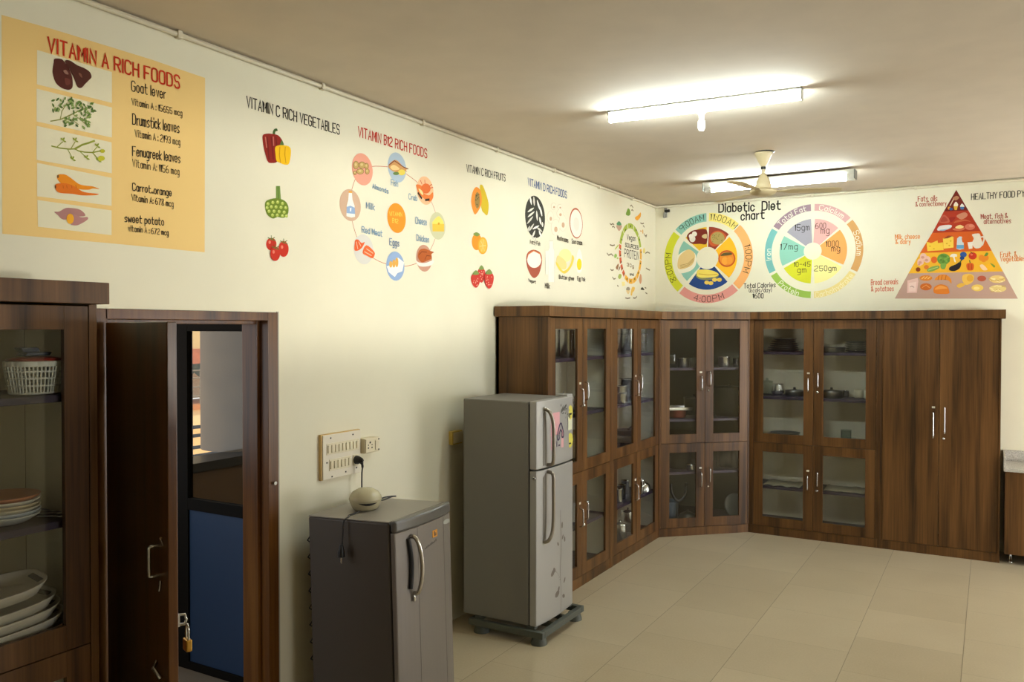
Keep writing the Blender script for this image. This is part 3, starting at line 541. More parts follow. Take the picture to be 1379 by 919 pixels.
pie(-51, -3, (162, 158, 168), [('15gm', (330, 268), (460, 263), 215)]); pie(3.5, 48, (230, 172, 166), [('600', (513, 248), (605, 245), 203), ('mg', (562, 293), (635, 292), 235)])
pie(52, 117, (238, 166, 94), [('1000', (607, 412), (717, 408), 362), ('mg', (655, 450), (730, 449), 398)]); pie(121, 176.5, (240, 230, 152), [('250gm', (505, 625), (697, 622), 580)])
pie(183, 240, (208, 208, 50), [('10-45', (325, 588), (467, 585), 547), ('gm', (355, 640), (430, 638), 590)]); pie(245, 301, (142, 198, 178), [('17mg', (203, 438), (355, 432), 385)])

# ---- food pyramid
m = mural('food_pyramid_mural', 'painted five tier healthy food pyramid at the right of the back wall', 'B', (1288, 400)); zP = Z(1195, 250, 5.745)
T = [((533, 33), (533, 33)), ((437, 200), (627, 193)), ((347, 367), (723, 352)), ((253, 522), (808, 505)), ((163, 680), (895, 665)), ((58, 875), (1010, 876))]
TC = [(112, 38, 30), (172, 58, 36), (212, 98, 36), (234, 178, 48), (188, 154, 138)]
tier = []
for i in range(5):
    q = [T[i][0], T[i][1], T[i+1][1], T[i+1][0]] if i else [T[0][0], T[1][1], T[1][0]]
    tier.append(Pic('B').ppoly(zP(*q), TC[i], sm=False))
def E(k, a, b, rx, ry, cl, up=1): tier[k].pell(zP((a, b))[0], rx/5.745, ry/5.745, cl, up)
def PP(k, pts, cl, up=1, sm=True): tier[k].ppoly(zP(*pts), cl, up, sm)
PP(0, [(505, 100), (535, 80), (555, 95), (530, 115)], (176, 124, 88)); tier[0].pline(zP((510, 110), (485, 155)), .008, (214, 190, 160), 1); PP(0, [(512, 155), (530, 125), (548, 150), (530, 165)], (238, 226, 206)); PP(0, [(513, 160), (545, 160), (537, 190), (520, 190)], (226, 176, 60), 2, False); PP(0, [(562, 165), (578, 140), (596, 165)], (230, 224, 214)); PP(0, [(563, 165), (595, 165), (590, 185), (567, 185)], (70, 116, 170), 2, False); E(0, 477, 175, 11, 12, (214, 140, 60)); E(0, 492, 182, 14, 10, (60, 90, 140), 2)
PP(1, [(402, 285), (420, 240), (445, 228), (480, 265), (470, 290)], (186, 92, 72)); PP(1, [(412, 280), (430, 245), (450, 245), (465, 275)], (168, 70, 54), 2); PP(1, [(478, 250), (530, 245), (495, 285)], (150, 44, 34)); PP(1, [(535, 235), (590, 208), (620, 220), (610, 245), (570, 262)], (196, 132, 104)); PP(1, [(512, 290), (540, 268), (600, 262), (645, 280), (600, 275), (545, 285)], (190, 96, 58)); PP(1, [(385, 340), (410, 312), (490, 305), (494, 325), (450, 345), (400, 350)], (226, 222, 220)); PP(1, [(400, 345), (470, 335), (490, 322), (440, 350)], (150, 180, 206), 2); PP(1, [(503, 340), (540, 325), (590, 325), (595, 340), (550, 352)], (206, 110, 76)); PP(1, [(525, 325), (560, 305), (592, 320), (560, 335)], (234, 206, 140), 2); E(1, 638, 320, 40, 24, (206, 112, 88)); E(1, 650, 312, 20, 12, (218, 136, 110), 2)
PP(2, [(302, 435), (340, 445), (388, 425), (392, 445), (430, 440), (435, 500), (310, 508)], (240, 200, 70), 1, False); PP(2, [(430, 410), (480, 388), (512, 398), (512, 480), (435, 490)], (244, 206, 84), 2, False); PP(2, [(432, 412), (470, 388), (508, 390), (470, 408)], (150, 70, 40), 3, False)
for a, b in ((330, 470), (360, 490), (460, 450), (490, 430), (480, 465)): E(2, a, b, 7, 5, (214, 166, 44), 4)
PP(2, [(540, 410), (555, 395), (572, 395), (590, 412), (592, 490), (560, 498), (534, 490)], (206, 216, 222), 1, False); PP(2, [(536, 460), (592, 460), (592, 488), (536, 488)], (104, 164, 206), 2, False); PP(2, [(576, 405), (590, 408), (590, 440), (580, 435)], (212, 98, 36), 2)
PP(2, [(655, 380), (690, 372), (715, 375), (725, 410), (735, 450), (720, 480), (680, 485), (655, 450), (668, 410)], (232, 222, 204)); tier[2].pline(zP((720, 400), (745, 395), (750, 415), (735, 460)), .012, (226, 214, 194), 1); PP(2, [(620, 440), (660, 435), (658, 488), (630, 492)], (238, 230, 216), 2, False)
for a, b, rx in ((278, 550, 26), (258, 590, 26), (308, 572, 26), (250, 605, 18)): E(3, a, b, rx, rx, (226, 182, 164)); E(3, a-5, b+6, rx*.5, rx*.4, (202, 146, 130), 2)
E(3, 362, 575, 24, 26, (222, 104, 40)); E(3, 435, 570, 50, 44, (104, 146, 62), 2); PP(3, [(415, 605), (455, 605), (448, 640), (430, 648), (412, 635)], (126, 166, 76), 2)
for _ in range(16): E(3, 435+rnd.uniform(-40, 40), 565+rnd.uniform(-32, 32), 10, 9, rnd.choice([(120, 164, 72), (88, 130, 54)]), 3)
PP(3, [(308, 650), (345, 628), (395, 620), (402, 638), (360, 660), (318, 668)], (128, 158, 78), 2); tier[3].pline(zP((318, 655), (390, 632)), .006, (176, 196, 120), 3); E(3, 238, 650, 18, 17, (132, 62, 30)); E(3, 302, 632, 19, 17, (214, 118, 48))
PP(3, [(484, 550), (500, 530), (535, 532), (538, 550), (520, 555), (530, 590), (518, 590), (508, 556)], (238, 228, 214)); E(3, 588, 535, 26, 22, (56, 90, 156)); E(3, 578, 562, 18, 14, (40, 70, 130), 2); E(3, 660, 545, 32, 28, (196, 56, 34)); E(3, 652, 535, 10, 8, (220, 110, 80), 2); tier[3].pline(zP((645, 515), (658, 525)), .006, (80, 60, 30), 2)
for a, b in ((728, 560), (762, 560), (745, 570)): E(3, a, b, 22, 24, (228, 136, 40), 2)
PP(3, [(750, 545), (765, 520), (782, 525), (770, 545)], (110, 140, 60), 3); PP(3, [(480, 655), (485, 630), (530, 610), (560, 590), (572, 600), (560, 640), (520, 662)], (38, 34, 36), 2); tier[3].pline(zP((560, 595), (574, 578)), .01, (70, 96, 50), 3)
PP(3, [(612, 610), (640, 598), (668, 610), (665, 650), (640, 658), (618, 650)], (214, 96, 36)); tier[3].pline(zP((640, 598), (636, 580)), .008, (96, 110, 50), 2); tier[3].pline(zP((630, 610), (630, 650)), .005, (180, 70, 24), 2); tier[3].pline(zP((652, 610), (652, 650)), .005, (180, 70, 24), 2)
PP(3, [(715, 620), (740, 612), (775, 650), (740, 655)], (238, 200, 160), 2); PP(3, [(750, 640), (780, 605), (830, 630), (815, 650), (780, 655)], (240, 180, 36)); PP(3, [(795, 600), (832, 620), (825, 635)], (130, 156, 60), 2)
PP(4, [(155, 735), (235, 715), (240, 740), (228, 830), (152, 832)], (224, 186, 176), 1, False); PP(4, [(165, 755), (225, 745), (220, 820), (164, 822)], (234, 204, 194), 2, False); tier[4].pline(zP((178, 785), (190, 778), (205, 788)), .005, (150, 110, 110), 3)
E(4, 298, 716, 50, 22, (214, 130, 46)); E(4, 298, 784, 45, 28, (198, 104, 40))
for a in (275, 298, 322): tier[4].pline(zP((a-8, 722), (a+10, 706)), .008, (238, 186, 104), 2)
tier[4].pline(zP((270, 790), (300, 770), (325, 790)), .006, (226, 150, 80), 2); PP(4, [(365, 730), (400, 695), (450, 690), (490, 720), (495, 758), (470, 735), (420, 730)], (222, 138, 50)); PP(4, [(357, 820), (365, 785), (410, 765), (460, 778), (478, 815), (470, 838), (380, 838)], (218, 126, 44)); PP(4, [(365, 805), (410, 775), (465, 795), (420, 800)], (232, 156, 74), 2)
for a in (400, 425, 455): tier[4].pline(zP((a, 695), (a-8, 730)), .005, (178, 96, 30), 2)
PP(4, [(580, 735), (585, 695), (630, 683), (668, 700), (660, 745), (610, 770)], (236, 190, 84)); E(4, 640, 718, 26, 26, (226, 168, 60), 2); PP(4, [(535, 775), (570, 755), (605, 765), (560, 792)], (232, 184, 76), 2); E(4, 730, 720, 34, 22, (186, 92, 66)); E(4, 697, 792, 46, 26, (236, 200, 100)); E(4, 690, 796, 24, 12, (244, 220, 140), 2); E(4, 850, 725, 62, 30, (230, 198, 122)); E(4, 855, 798, 66, 28, (224, 200, 130))
for _ in range(26):
    a = 850+rnd.uniform(-55, 55); b = rnd.choice([725, 798])+rnd.uniform(-24, 24); t = rnd.uniform(-.6, .6); tier[4].pline(zP((a-14*math.cos(t), b-14*math.sin(t)), (a+14*math.cos(t), b+14*math.sin(t))), .005, rnd.choice([(244, 226, 170), (196, 160, 90)]), 2)
for f in tier: f.build('pyramid_tier', m)
Pic('B').text('HEALTHY FOOD PYRAMID', *zP((650, 110), (1197, 77)), 250+64/5.745, BK, .018).build('heading', m)
zQ = Z(1150, 240, 5.105)
def cap(lines, cl): 
    f = Pic('B')
    for t, pts, top in lines: f.text(t, *pts, top, cl, .011)
    f.build('caption', m)
cap([('Fats, oils', zP((237, 123), (385, 118)), 250+83/5.745), ('& confectionery', zP((220, 163), (455, 155)), 250+128/5.745)], (168, 62, 40))
cap([('Meat, fish &', zP((725, 258), (930, 250)), 250+222/5.745), ('alternatives', zP((748, 297), (955, 290)), 250+260/5.745)], (156, 56, 42))
cap([('Milk, cheese', zP((62, 415), (250, 410)), 250+380/5.745), ('& dairy', zP((65, 452), (178, 450)), 250+418/5.745)], (224, 134, 58))
cap([('Fruit  &', zP((875, 553), (1000, 548)), 250+515/5.745), ('Vegetables', zP((875, 588), (1068, 582)), 250+550/5.745)], (222, 126, 50))
cap([('Bread cereals', zQ((118, 735), (302, 728)), 240+699/5.105), ('& potatoes', zQ((120, 778), (272, 775)), 240+746/5.105)], (204, 88, 56))

# ================================================================== display cabinets
ZT, ZM, ZP_, ZC0, ZC1 = 2.035, .875, .08, 2.04, 2.115
def handle_bar(mb, x, z0, z1, y=0):
    mb.tube(smooth_path([(x, y, z0), (x, y-.022, z0+.006), (x, y-.03, z0+.025), (x, y-.03, z1-.025), (x, y-.022, z1-.006), (x, y, z1)], 4), .0055, 8)
def cab_door(root, x0, x1, z0, z1, side, glazed=True, hz=None, gl=(.085, .085, .085, .08), lock=True):
    """side: -1 handle at the right edge of the left door, +1 the other"""
    l, r, b, t = gl; mb = MB()
    g = .0015; x0 += g; x1 -= g; z0 += g; z1 -= g
    if glazed:
        mb.box((x0, 0, z0), (x0+l, .02, z1)); mb.box((x1-r, 0, z0), (x1, .02, z1)); mb.box((x0+l, 0, z0), (x1-r, .02, z0+b)); mb.box((x0+l, 0, z1-t), (x1-r, .02, z1))
    else: mb.box((x0, 0, z0), (x1, .02, z1))
    d = mb.build('door', LAM, root, .0015)
    if glazed: MB().box((x0+l-.004, .009, z0+b-.004), (x1-r+.004, .013, z1-t+.004)).build('glass_pane', M_GLASS, d)
    hx = (x1-.042) if side < 0 else (x0+.042)
    h = MB(); handle_bar(h, hx, *hz); h.build('handle', M_CHROME, d)
    k = MB()
    if side < 0: k.box((hx-.012, -.004, hz[1]+.03), (hx+.012, 0, hz[1]+.046)); k.build('label_tag', M_WHITE, d)
    elif lock:
        k = MB(); k.lathe([(.011, 0), (.011, .006), (.006, .008)], (0, 0, 0), 14)
        k.v = [(x+hx-.008, -z, y+hz[0]-.04) for x, y, z in k.v]; k.build('lock', M_CHROME, d)
    return d
def cabinet(label, loc, rz, wdt, foot=None, shelves=(1.735, 1.31), low=(.455,), solid=False, split=None, ends=(True, True), depth=.42, edges=(.03, .03), doors=True):
    root = thing('display_cabinet' if not solid else 'wardrobe_cabinet', label, 'cabinet', loc, rz)
    d = depth; fp = foot or [(0, 0), (wdt, 0), (wdt, d), (0, d)]
    # carcass: side / back panels along every edge but the front one
    c = MB(); ln = MB(); n = len(fp)
    cen = Vector((sum(q[0] for q in fp)/n, sum(q[1] for q in fp)/n))
    for i in range(1, n):
        a = Vector(fp[i]); b = Vector(fp[(i+1) % n]); t = (b-a).normalized(); nrm = Vector((-t.y, t.x))
        th = .02
        c.prism([(a.x, a.y, 0), (b.x, b.y, 0), ((b+nrm*th).x, (b+nrm*th).y, 0), ((a+nrm*th).x, (a+nrm*th).y, 0)], (0, 0, ZC0))
        a2 = a+nrm*th+t*.024; b2 = b+nrm*th-t*.024
        ln.prism([(a2.x, a2.y, .1), (b2.x, b2.y, .1), ((b2+nrm*.003).x, (b2+nrm*.003).y, .1), ((a2+nrm*.003).x, (a2+nrm*.003).y, .1)], (0, 0, 1.93))
    c.box((.0005, -.0015, ZP_), (edges[0]-.001, .03, ZT+.003)); c.box((wdt-edges[1]+.001, -.0015, ZP_), (wdt-.0005, .03, ZT+.003))
    def inset(zz, th, mb, fr=.03, g=.0245):
        q = [(fp[0][0]+g, fr), (fp[1][0]-g, fr)] + [tuple(Vector(v)+(cen-Vector(v)).normalized()*g*1.45) for v in fp[2:]]
        mb.prism([(x, y, zz-th) for x, y in q], (0, 0, th))
    inset(.1, .02, c); inset(ZT, .02, c, .022); 
    if not solid: inset(ZM+.0125, .025, c, .022)
    c.build('carcass', LAM, root, .001)
    ln.build('lining', M_CREAM if foot is None else mat('shaded_lining', (118, 116, 106), .6), root)  # corner unit lining darkened, its dim interior put into the colour
    if not solid:
        for zz in list(shelves)+list(low):
            mb = MB(); inset(zz, .025, mb, .035); mb.build('shelf', M_PURPLE, root, .002)
        for zz in (.104, ZM+.018):
            mb = MB(); inset(zz, .003, mb, .035, .027); mb.build('shelf_liner', M_PURPLE, root)
    MB().box((0, .003, 0), (wdt, .022, ZP_-.002)).build('plinth', LAM, root)
    o0 = -.03 if ends[0] else 0; o1 = .03 if ends[1] else 0
    if foot is None: MB().box((o0, -.028, ZC0+.001), (wdt+o1, d, ZC1)).build('cornice', LAM, root, .002)
    else: MB().prism([(fp[0][0]-.0, -.028, ZC0+.001), (fp[1][0]+.0, -.028, ZC0+.001)] + [(x, y, ZC0+.001) for x, y in fp[1:]] + [(fp[0][0], fp[0][1], ZC0+.001)], (0, 0, ZC1-ZC0-.001)).build('cornice', LAM, root, .002)
    a, b = edges; mid = split or wdt/2
    if solid:
        cab_door(root, a, mid, ZP_, ZT, -1, False, (1.01, 1.24)); cab_door(root, mid, wdt-b, ZP_, ZT, 1, False, (1.052, 1.285))
    elif doors:
        gl = (.085, .085, .085, .08)
        cab_door(root, a, mid, ZM, ZT, -1, True, (1.37, 1.505), gl); cab_door(root, mid, wdt-b, ZM, ZT, 1, True, (1.41, 1.55), gl)
        gl = (.085, .085, .087, .085)
        cab_door(root, a, mid, ZP_, ZM, -1, True, (.46, .60), gl); cab_door(root, mid, wdt-b, ZP_, ZM, 1, True, (.50, .64), gl)
    return root
XF = .434
cabinet('walnut glass-door cabinet nearest the camera at the left photo edge', (XF, -7.79, 0), R(90), 1.12)
cabinet('walnut glass-door cabinet standing right behind the tall silver refrigerator', (XF, -3.303, 0), R(90), 1.122, ends=(True, False))
cabinet('walnut glass-door cabinet on the painted left wall, touching the corner unit', (XF, -2.18, 0), R(90), 1.126, ends=(False, False), edges=(.03, .03))
P0 = Vector((XF, -1.054)); P1 = Vector((1.107, -XF)); t_ = (P1-P0).normalized(); n_ = Vector((-t_.y, t_.x))
def loc2(q): v = Vector(q)-P0; return (v.dot(t_), v.dot(n_))
LW = (P1-P0).length; ang = math.atan2(t_.y, t_.x)
cabinet('walnut corner cabinet set diagonally with dark-looking glass doors', (P0.x, P0.y, 0), ang, LW, foot=[(0, 0), (LW, 0), loc2((1.107, -.012)), loc2((.012, -.012)), loc2((.012, -1.054))], shelves=(1.585, 1.10), low=(.6,), ends=(False, False), edges=(.014, .014))
cabinet('walnut glass-door cabinet on the back wall with plates and mugs inside', (1.107, -XF, 0), 0, 1.155, ends=(False, False), edges=(.042, .036), split=.585)
cabinet('tall solid walnut wardrobe cabinet with two plain doors', (2.262, -XF, 0), 0, .92, solid=True, ends=(False, True), edges=(.012, .012), split=.463)

# ---- counter at the right edge
rt = thing('base_cabinet', 'low walnut kitchen base cabinet on steel legs at the right edge', 'cabinet', (3.215, -.47, 0))
MB().box((0, .02, .09), (1.2, .46, .775)).build('carcass', LAM, rt, .001)
for x in (0, .6): 
    d = MB().box((x+.003, 0, .09), (x+.597, .018, .772)).build('door', LAM, rt, .001); h = MB(); handle_bar(h, x+.54 if x == 0 else x+.06, .5, .64); h.build('handle', M_CHROME, d)
for x in (.045, 1.15):
    for y in (.11, .4): MB().lathe([(.02, 0), (.022, .008), (.013, .012), (.013, .09)], (x, y, 0), 14).build('leg', M_CHROME, rt)
GRAN = mat('speckled_granite', (182, 178, 170), .25, noise=(.35, 160))
rt = thing('granite_worktop', 'light speckled granite worktop with upstand beside the wardrobe cabinet', 'worktop', (3.205, -.49, .776))
MB().box((0, 0, 0), (1.22, .485, .03)).build('slab', GRAN, rt, .003); MB().box((0, .465, .03), (1.22, .487, .12)).build('upstand', GRAN, rt, .002); MB().box((0, .03, .03), (.015, .465, .12)).build('side_upstand', GRAN, rt, .002)

# ================================================================== door in the left wall
dr = MB(); fw_ = .066
dr.box((-.15, DY0, 0), (.012, DY0+fw_+.009, DZ)); dr.box((-.15, DY1-fw_, 0), (.012, DY1, DZ)); dr.box((-.15, DY0+fw_, DZ-.042), (.012, DY1-fw_, DZ))
dr.box((-.15, DY1-fw_-.02, 0), (-.045, DY1-fw_, DZ-.042)); dr.box((-.15, DY0+fw_, 0), (-.045, DY0+fw_+.02, DZ-.042)); dr.box((-.15, DY0+fw_+.02, DZ-.06), (-.045, DY1-fw_-.02, DZ-.042))
struct('door_1', dr, DOORWOOD, bevel=.002)
struct('trim_1', MB().box((0, DY1, 0), (.006, DY1+.012, DZ+.004)), mat('grey_caulk', (170, 164, 148), .8))
A = R(110.7-90); lf = thing('door_leaf', 'polished dark brown door leaf standing open against the near cabinet', 'door', (.03, DY0+fw_-.012, 0), 0)
lf.rotation_euler = (0, 0, -A)     # local +x runs from the hinge to the free edge
LL = .79
MB().box((0, 0, .01), (LL, .032, 1.98)).build('panel', DOORWOOD, lf, .003)
h = MB()
h.tube(smooth_path([(.70, 0, 1.225), (.70, -.03, 1.225), (.70, -.034, 1.21), (.70, -.034, 1.14), (.70, -.03, 1.125), (.70, 0, 1.125)], 3), .006, 8); h.build('handle', M_CHROME, lf)
MB().tube([(.735, 0, 1.235), (.75, -.012, 1.262)], .004, 6).tube([(.72, -.004, 1.11), (.735, -.012, 1.08)], .004, 6).build('latch', M_CHROME, lf)
MB().tube([(.66, 0, .82), (.69, -.02, .81), (.72, -.005, .78)], .007, 6).build('tower_bolt', M_CHROME, lf)
hs = MB().box((LL-.07, .032, .965), (LL-.004, .038, 1.005)).tube([(LL-.02, .036, 1.0), (LL-.012, .056, 1.0), (LL-.008, .06, .985), (LL-.012, .056, .968), (LL-.02, .036, .968)], .005, 8).build('hasp', M_CHROME, lf)
for z_ in (.35, 1.05, 1.75): MB().lathe([(.007, -.05), (.007, .05)], (-.004, .012, z_), 10).build('hinge', M_CHROME, lf)
lp = lf.matrix_basis @ Vector((LL-.010, .062, .952)); pk = thing('padlock', 'brass padlock hanging from the hasp of the open door', 'padlock', lp, -A)
MB().box((-.02, -.008, -.075), (.02, .012, -.035)).build('body', mat('brass', (196, 150, 66), .3, 1), pk, .004)
MB().tube(smooth_path([(-.012, .002, -.036), (-.012, .002, .0), (0, .002, .014), (.012, .002, .0), (.012, .002, -.036)], 5), .0035, 8).build('shackle', M_CHROME, pk)
b = MB(); b.lathe([(.004, 0), (.004, .008), (.009, .009), (.009, .016)], (0, 0, 0), 10); b.v = [(z_+.012, y+DY1-.035, x+1.185) for x, y, z_ in b.v]
tag(b.build('door_stop_pin', M_CHROME), 'small chrome strike pin on the right door post', 'door fitting')

# ---- outside the door: half-glazed door leaf, corridor, far building
gd = thing('half_glazed_door', 'dark framed outer door leaf with glass above and blue panel below', 'door', (-.16, -5.27, 0))
M_DFRAME = mat('dark_door_frame', (17, 15, 13), .85, spec=.1)
f = MB(); f.box((-.83, 0, .0), (-.70, .04, 2.0)); f.box((-.07, 0, 0), (0, .04, 2.0)); f.box((-.70, 0, .0), (-.07, .04, .045)); f.box((-.70, 0, .92), (-.07, .04, .985)); f.box((-.70, 0, 1.94), (-.07, .04, 2.0)); f.build('frame', M_DFRAME, gd, .002)
MB().box((-.702, .012, .043), (-.068, .03, .922)).build('blue_panel', mat('blue_laminate', (24, 50, 82), .5), gd)
MB().box((-.702, .018, .983), (-.068, .022, 1.942)).build('glass_pane', glass('door_glass', (.72, .7, .66)), gd)
struct('trim_2', MB().box((-1.9, -9, -.1), (-.15, 3, 0)), mat('corridor_floor', (120, 110, 96), .7))
struct('trim_3', MB().box((-2.1, -9, 3.1), (-.15, 3, 3.25)), CONC)
pw = thing('parapet_wall', 'low brown corridor parapet with dark coping seen through the door glass', 'wall', (-1.7, -3, 0))
MB().box((-.12, -5, 0), (.1, 5, .97)).build('wall', mat('brown_parapet', (110, 92, 76), .85), pw); MB().box((-.15, -5, .97), (.13, 5, 1.035)).build('coping', mat('dark_granite_coping', (40, 38, 38), .4), pw, .003)
cl = MB(); cl.lathe([(.29, 0), (.29, 2.1)], (0, 0, 0), 40)
tag(cl.build('concrete_column', CONC), 'round grey concrete column behind the corridor parapet', 'column').location = (-1.94, -3.92, 1.0355)
rl = thing('metal_railing', 'dark metal handrail bars in the bright strip beside the column', 'railing', (-3.0, -3.4, 0))
for z_, dz in ((1.075, .03), (1.0, .0), (.895, .02), (.82, .0)): MB().tube([(0, -1.2, z_+dz), (0, 1.2, z_-dz)], .016, 8).build('rail', M_DFRAME, rl)
for y in (-1.2, 1.2): MB().tube([(0, y, -.25), (0, y, 1.12)], .02, 8).build('post', M_DFRAME, rl)
struct('trim_4', MB().box((-14, -10, -.4), (-1.9, 14, -.25)), mat('courtyard_paving', (214, 176, 118), .8))
fb_ = thing('far_building', 'cream building with balcony railing far beyond the corridor column', 'building', (-12, 4, -.25))
MB().box((-1.2, -7, 1.75), (0, 7, 6)).build('upper_wall', mat('cream_facade', (210, 190, 140), .8), fb_); MB().box((-1, -7, 1.42), (.05, 7, 1.75)).build('brick_band', mat('brick_band', (176, 104, 70), .8, noise=(.2, 8)), fb_)
MB().box((-2.2, -7, .55), (-1.2, 7, 1.42)).build('back_wall', mat('pale_facade', (236, 220, 178), .8), fb_); MB().box((-1.2, -7, .41), (.05, 7, .52)).build('balcony_edge', mat('ochre_edge', (190, 126, 66), .8), fb_); MB().box((-1.2, -7, 0), (0, 7, .41)).build('plinth_wall', mat('pale_facade', (236, 220, 178), .8), fb_)
for z_ in (.7, .9, 1.1, 1.27): MB().tube([(0, -7, z_), (0, 7, z_)], .018, 6).build('balcony_rail', mat('rail_paint', (120, 116, 104), .5), fb_)
for y in (-.9, -.05, .8): MB().tube([(0, y, .5), (0, y, 1.3)], .018, 6).build('balcony_post', mat('rail_paint', (120, 116, 104), .5), fb_)
sh = MB()
for k in range(60): sh.lathe([(.0, -.2), (.14, -.1), (.17, .05), (.1, .18), (0, .22)], (-1.15+rnd.uniform(-.2, .2)-.15, -3+k*.1, 1.2+rnd.uniform(-.08, .1)), 7)
sh.build('planter_greenery', mat('green_leaves', (88, 118, 86), .8), fb_)

# ================================================================== refrigerators
SIL = mat('silver_paint', (168, 167, 164), .42, .35); SILD = mat('silver_shaded_side', (120, 117, 111), .5, .2); GRY = mat('grey_fridge_paint', (118, 111, 104), .45, .25); GRYD = mat('grey_shaded_side', (76, 69, 62), .5, .15)  # body copies of both paints are darker: side shade put into the colour
# --- tall double-door refrigerator on a trolley
X0, X1, X2, Y0, Y1, ZB, ZTOP, ZS = .15, .632, .70, -3.945, -3.43, .108, 1.507, 1.078
fr = thing('double_door_refrigerator', 'tall silver two-door refrigerator standing on a grey plastic trolley', 'refrigerator', (.42, -3.69, ZB))
def L(x, y, z_): return (x-.42, y+3.69, z_-ZB)
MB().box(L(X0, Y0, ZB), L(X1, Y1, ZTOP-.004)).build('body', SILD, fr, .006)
MB().box(L(X1, Y0+.012, ZB+.012), L(X1+.008, Y1-.012, ZTOP-.02)).build('door_seal', M_DARK, fr)
def curved_door(z0, z1, bulge=.018):
    n = 14; pl = []
    for k in range(n+1):
        t = k/n; y = Y0+(Y1-Y0)*t; x = X2-.012+bulge*(1-(2*t-1)**2)
        pl.append((x, y))
    pts = [(X1+.008, Y0), *pl, (X1+.008, Y1)]
    mb = MB(); mb.prism([L(x, y, z0) for x, y in pts], (0, 0, z1-z0)); return mb
def face_x(y): t = (y-Y0)/(Y1-Y0); return X2-.012+.018*(1-(2*t-1)**2)
def quad(y, z_, s1, s2, t, mb):
    pts = []
    for a in range(8):
        q = 2*math.pi*a/8; u = s1*math.cos(q)*math.cos(t)-s2*math.sin(q)*math.sin(t); v = s1*math.cos(q)*math.sin(t)+s2*math.sin(q)*math.cos(t); pts.append(L(face_x(y+u)+.001, y+u, z_+v))
    mb._add(pts, [tuple(range(8))], 0)
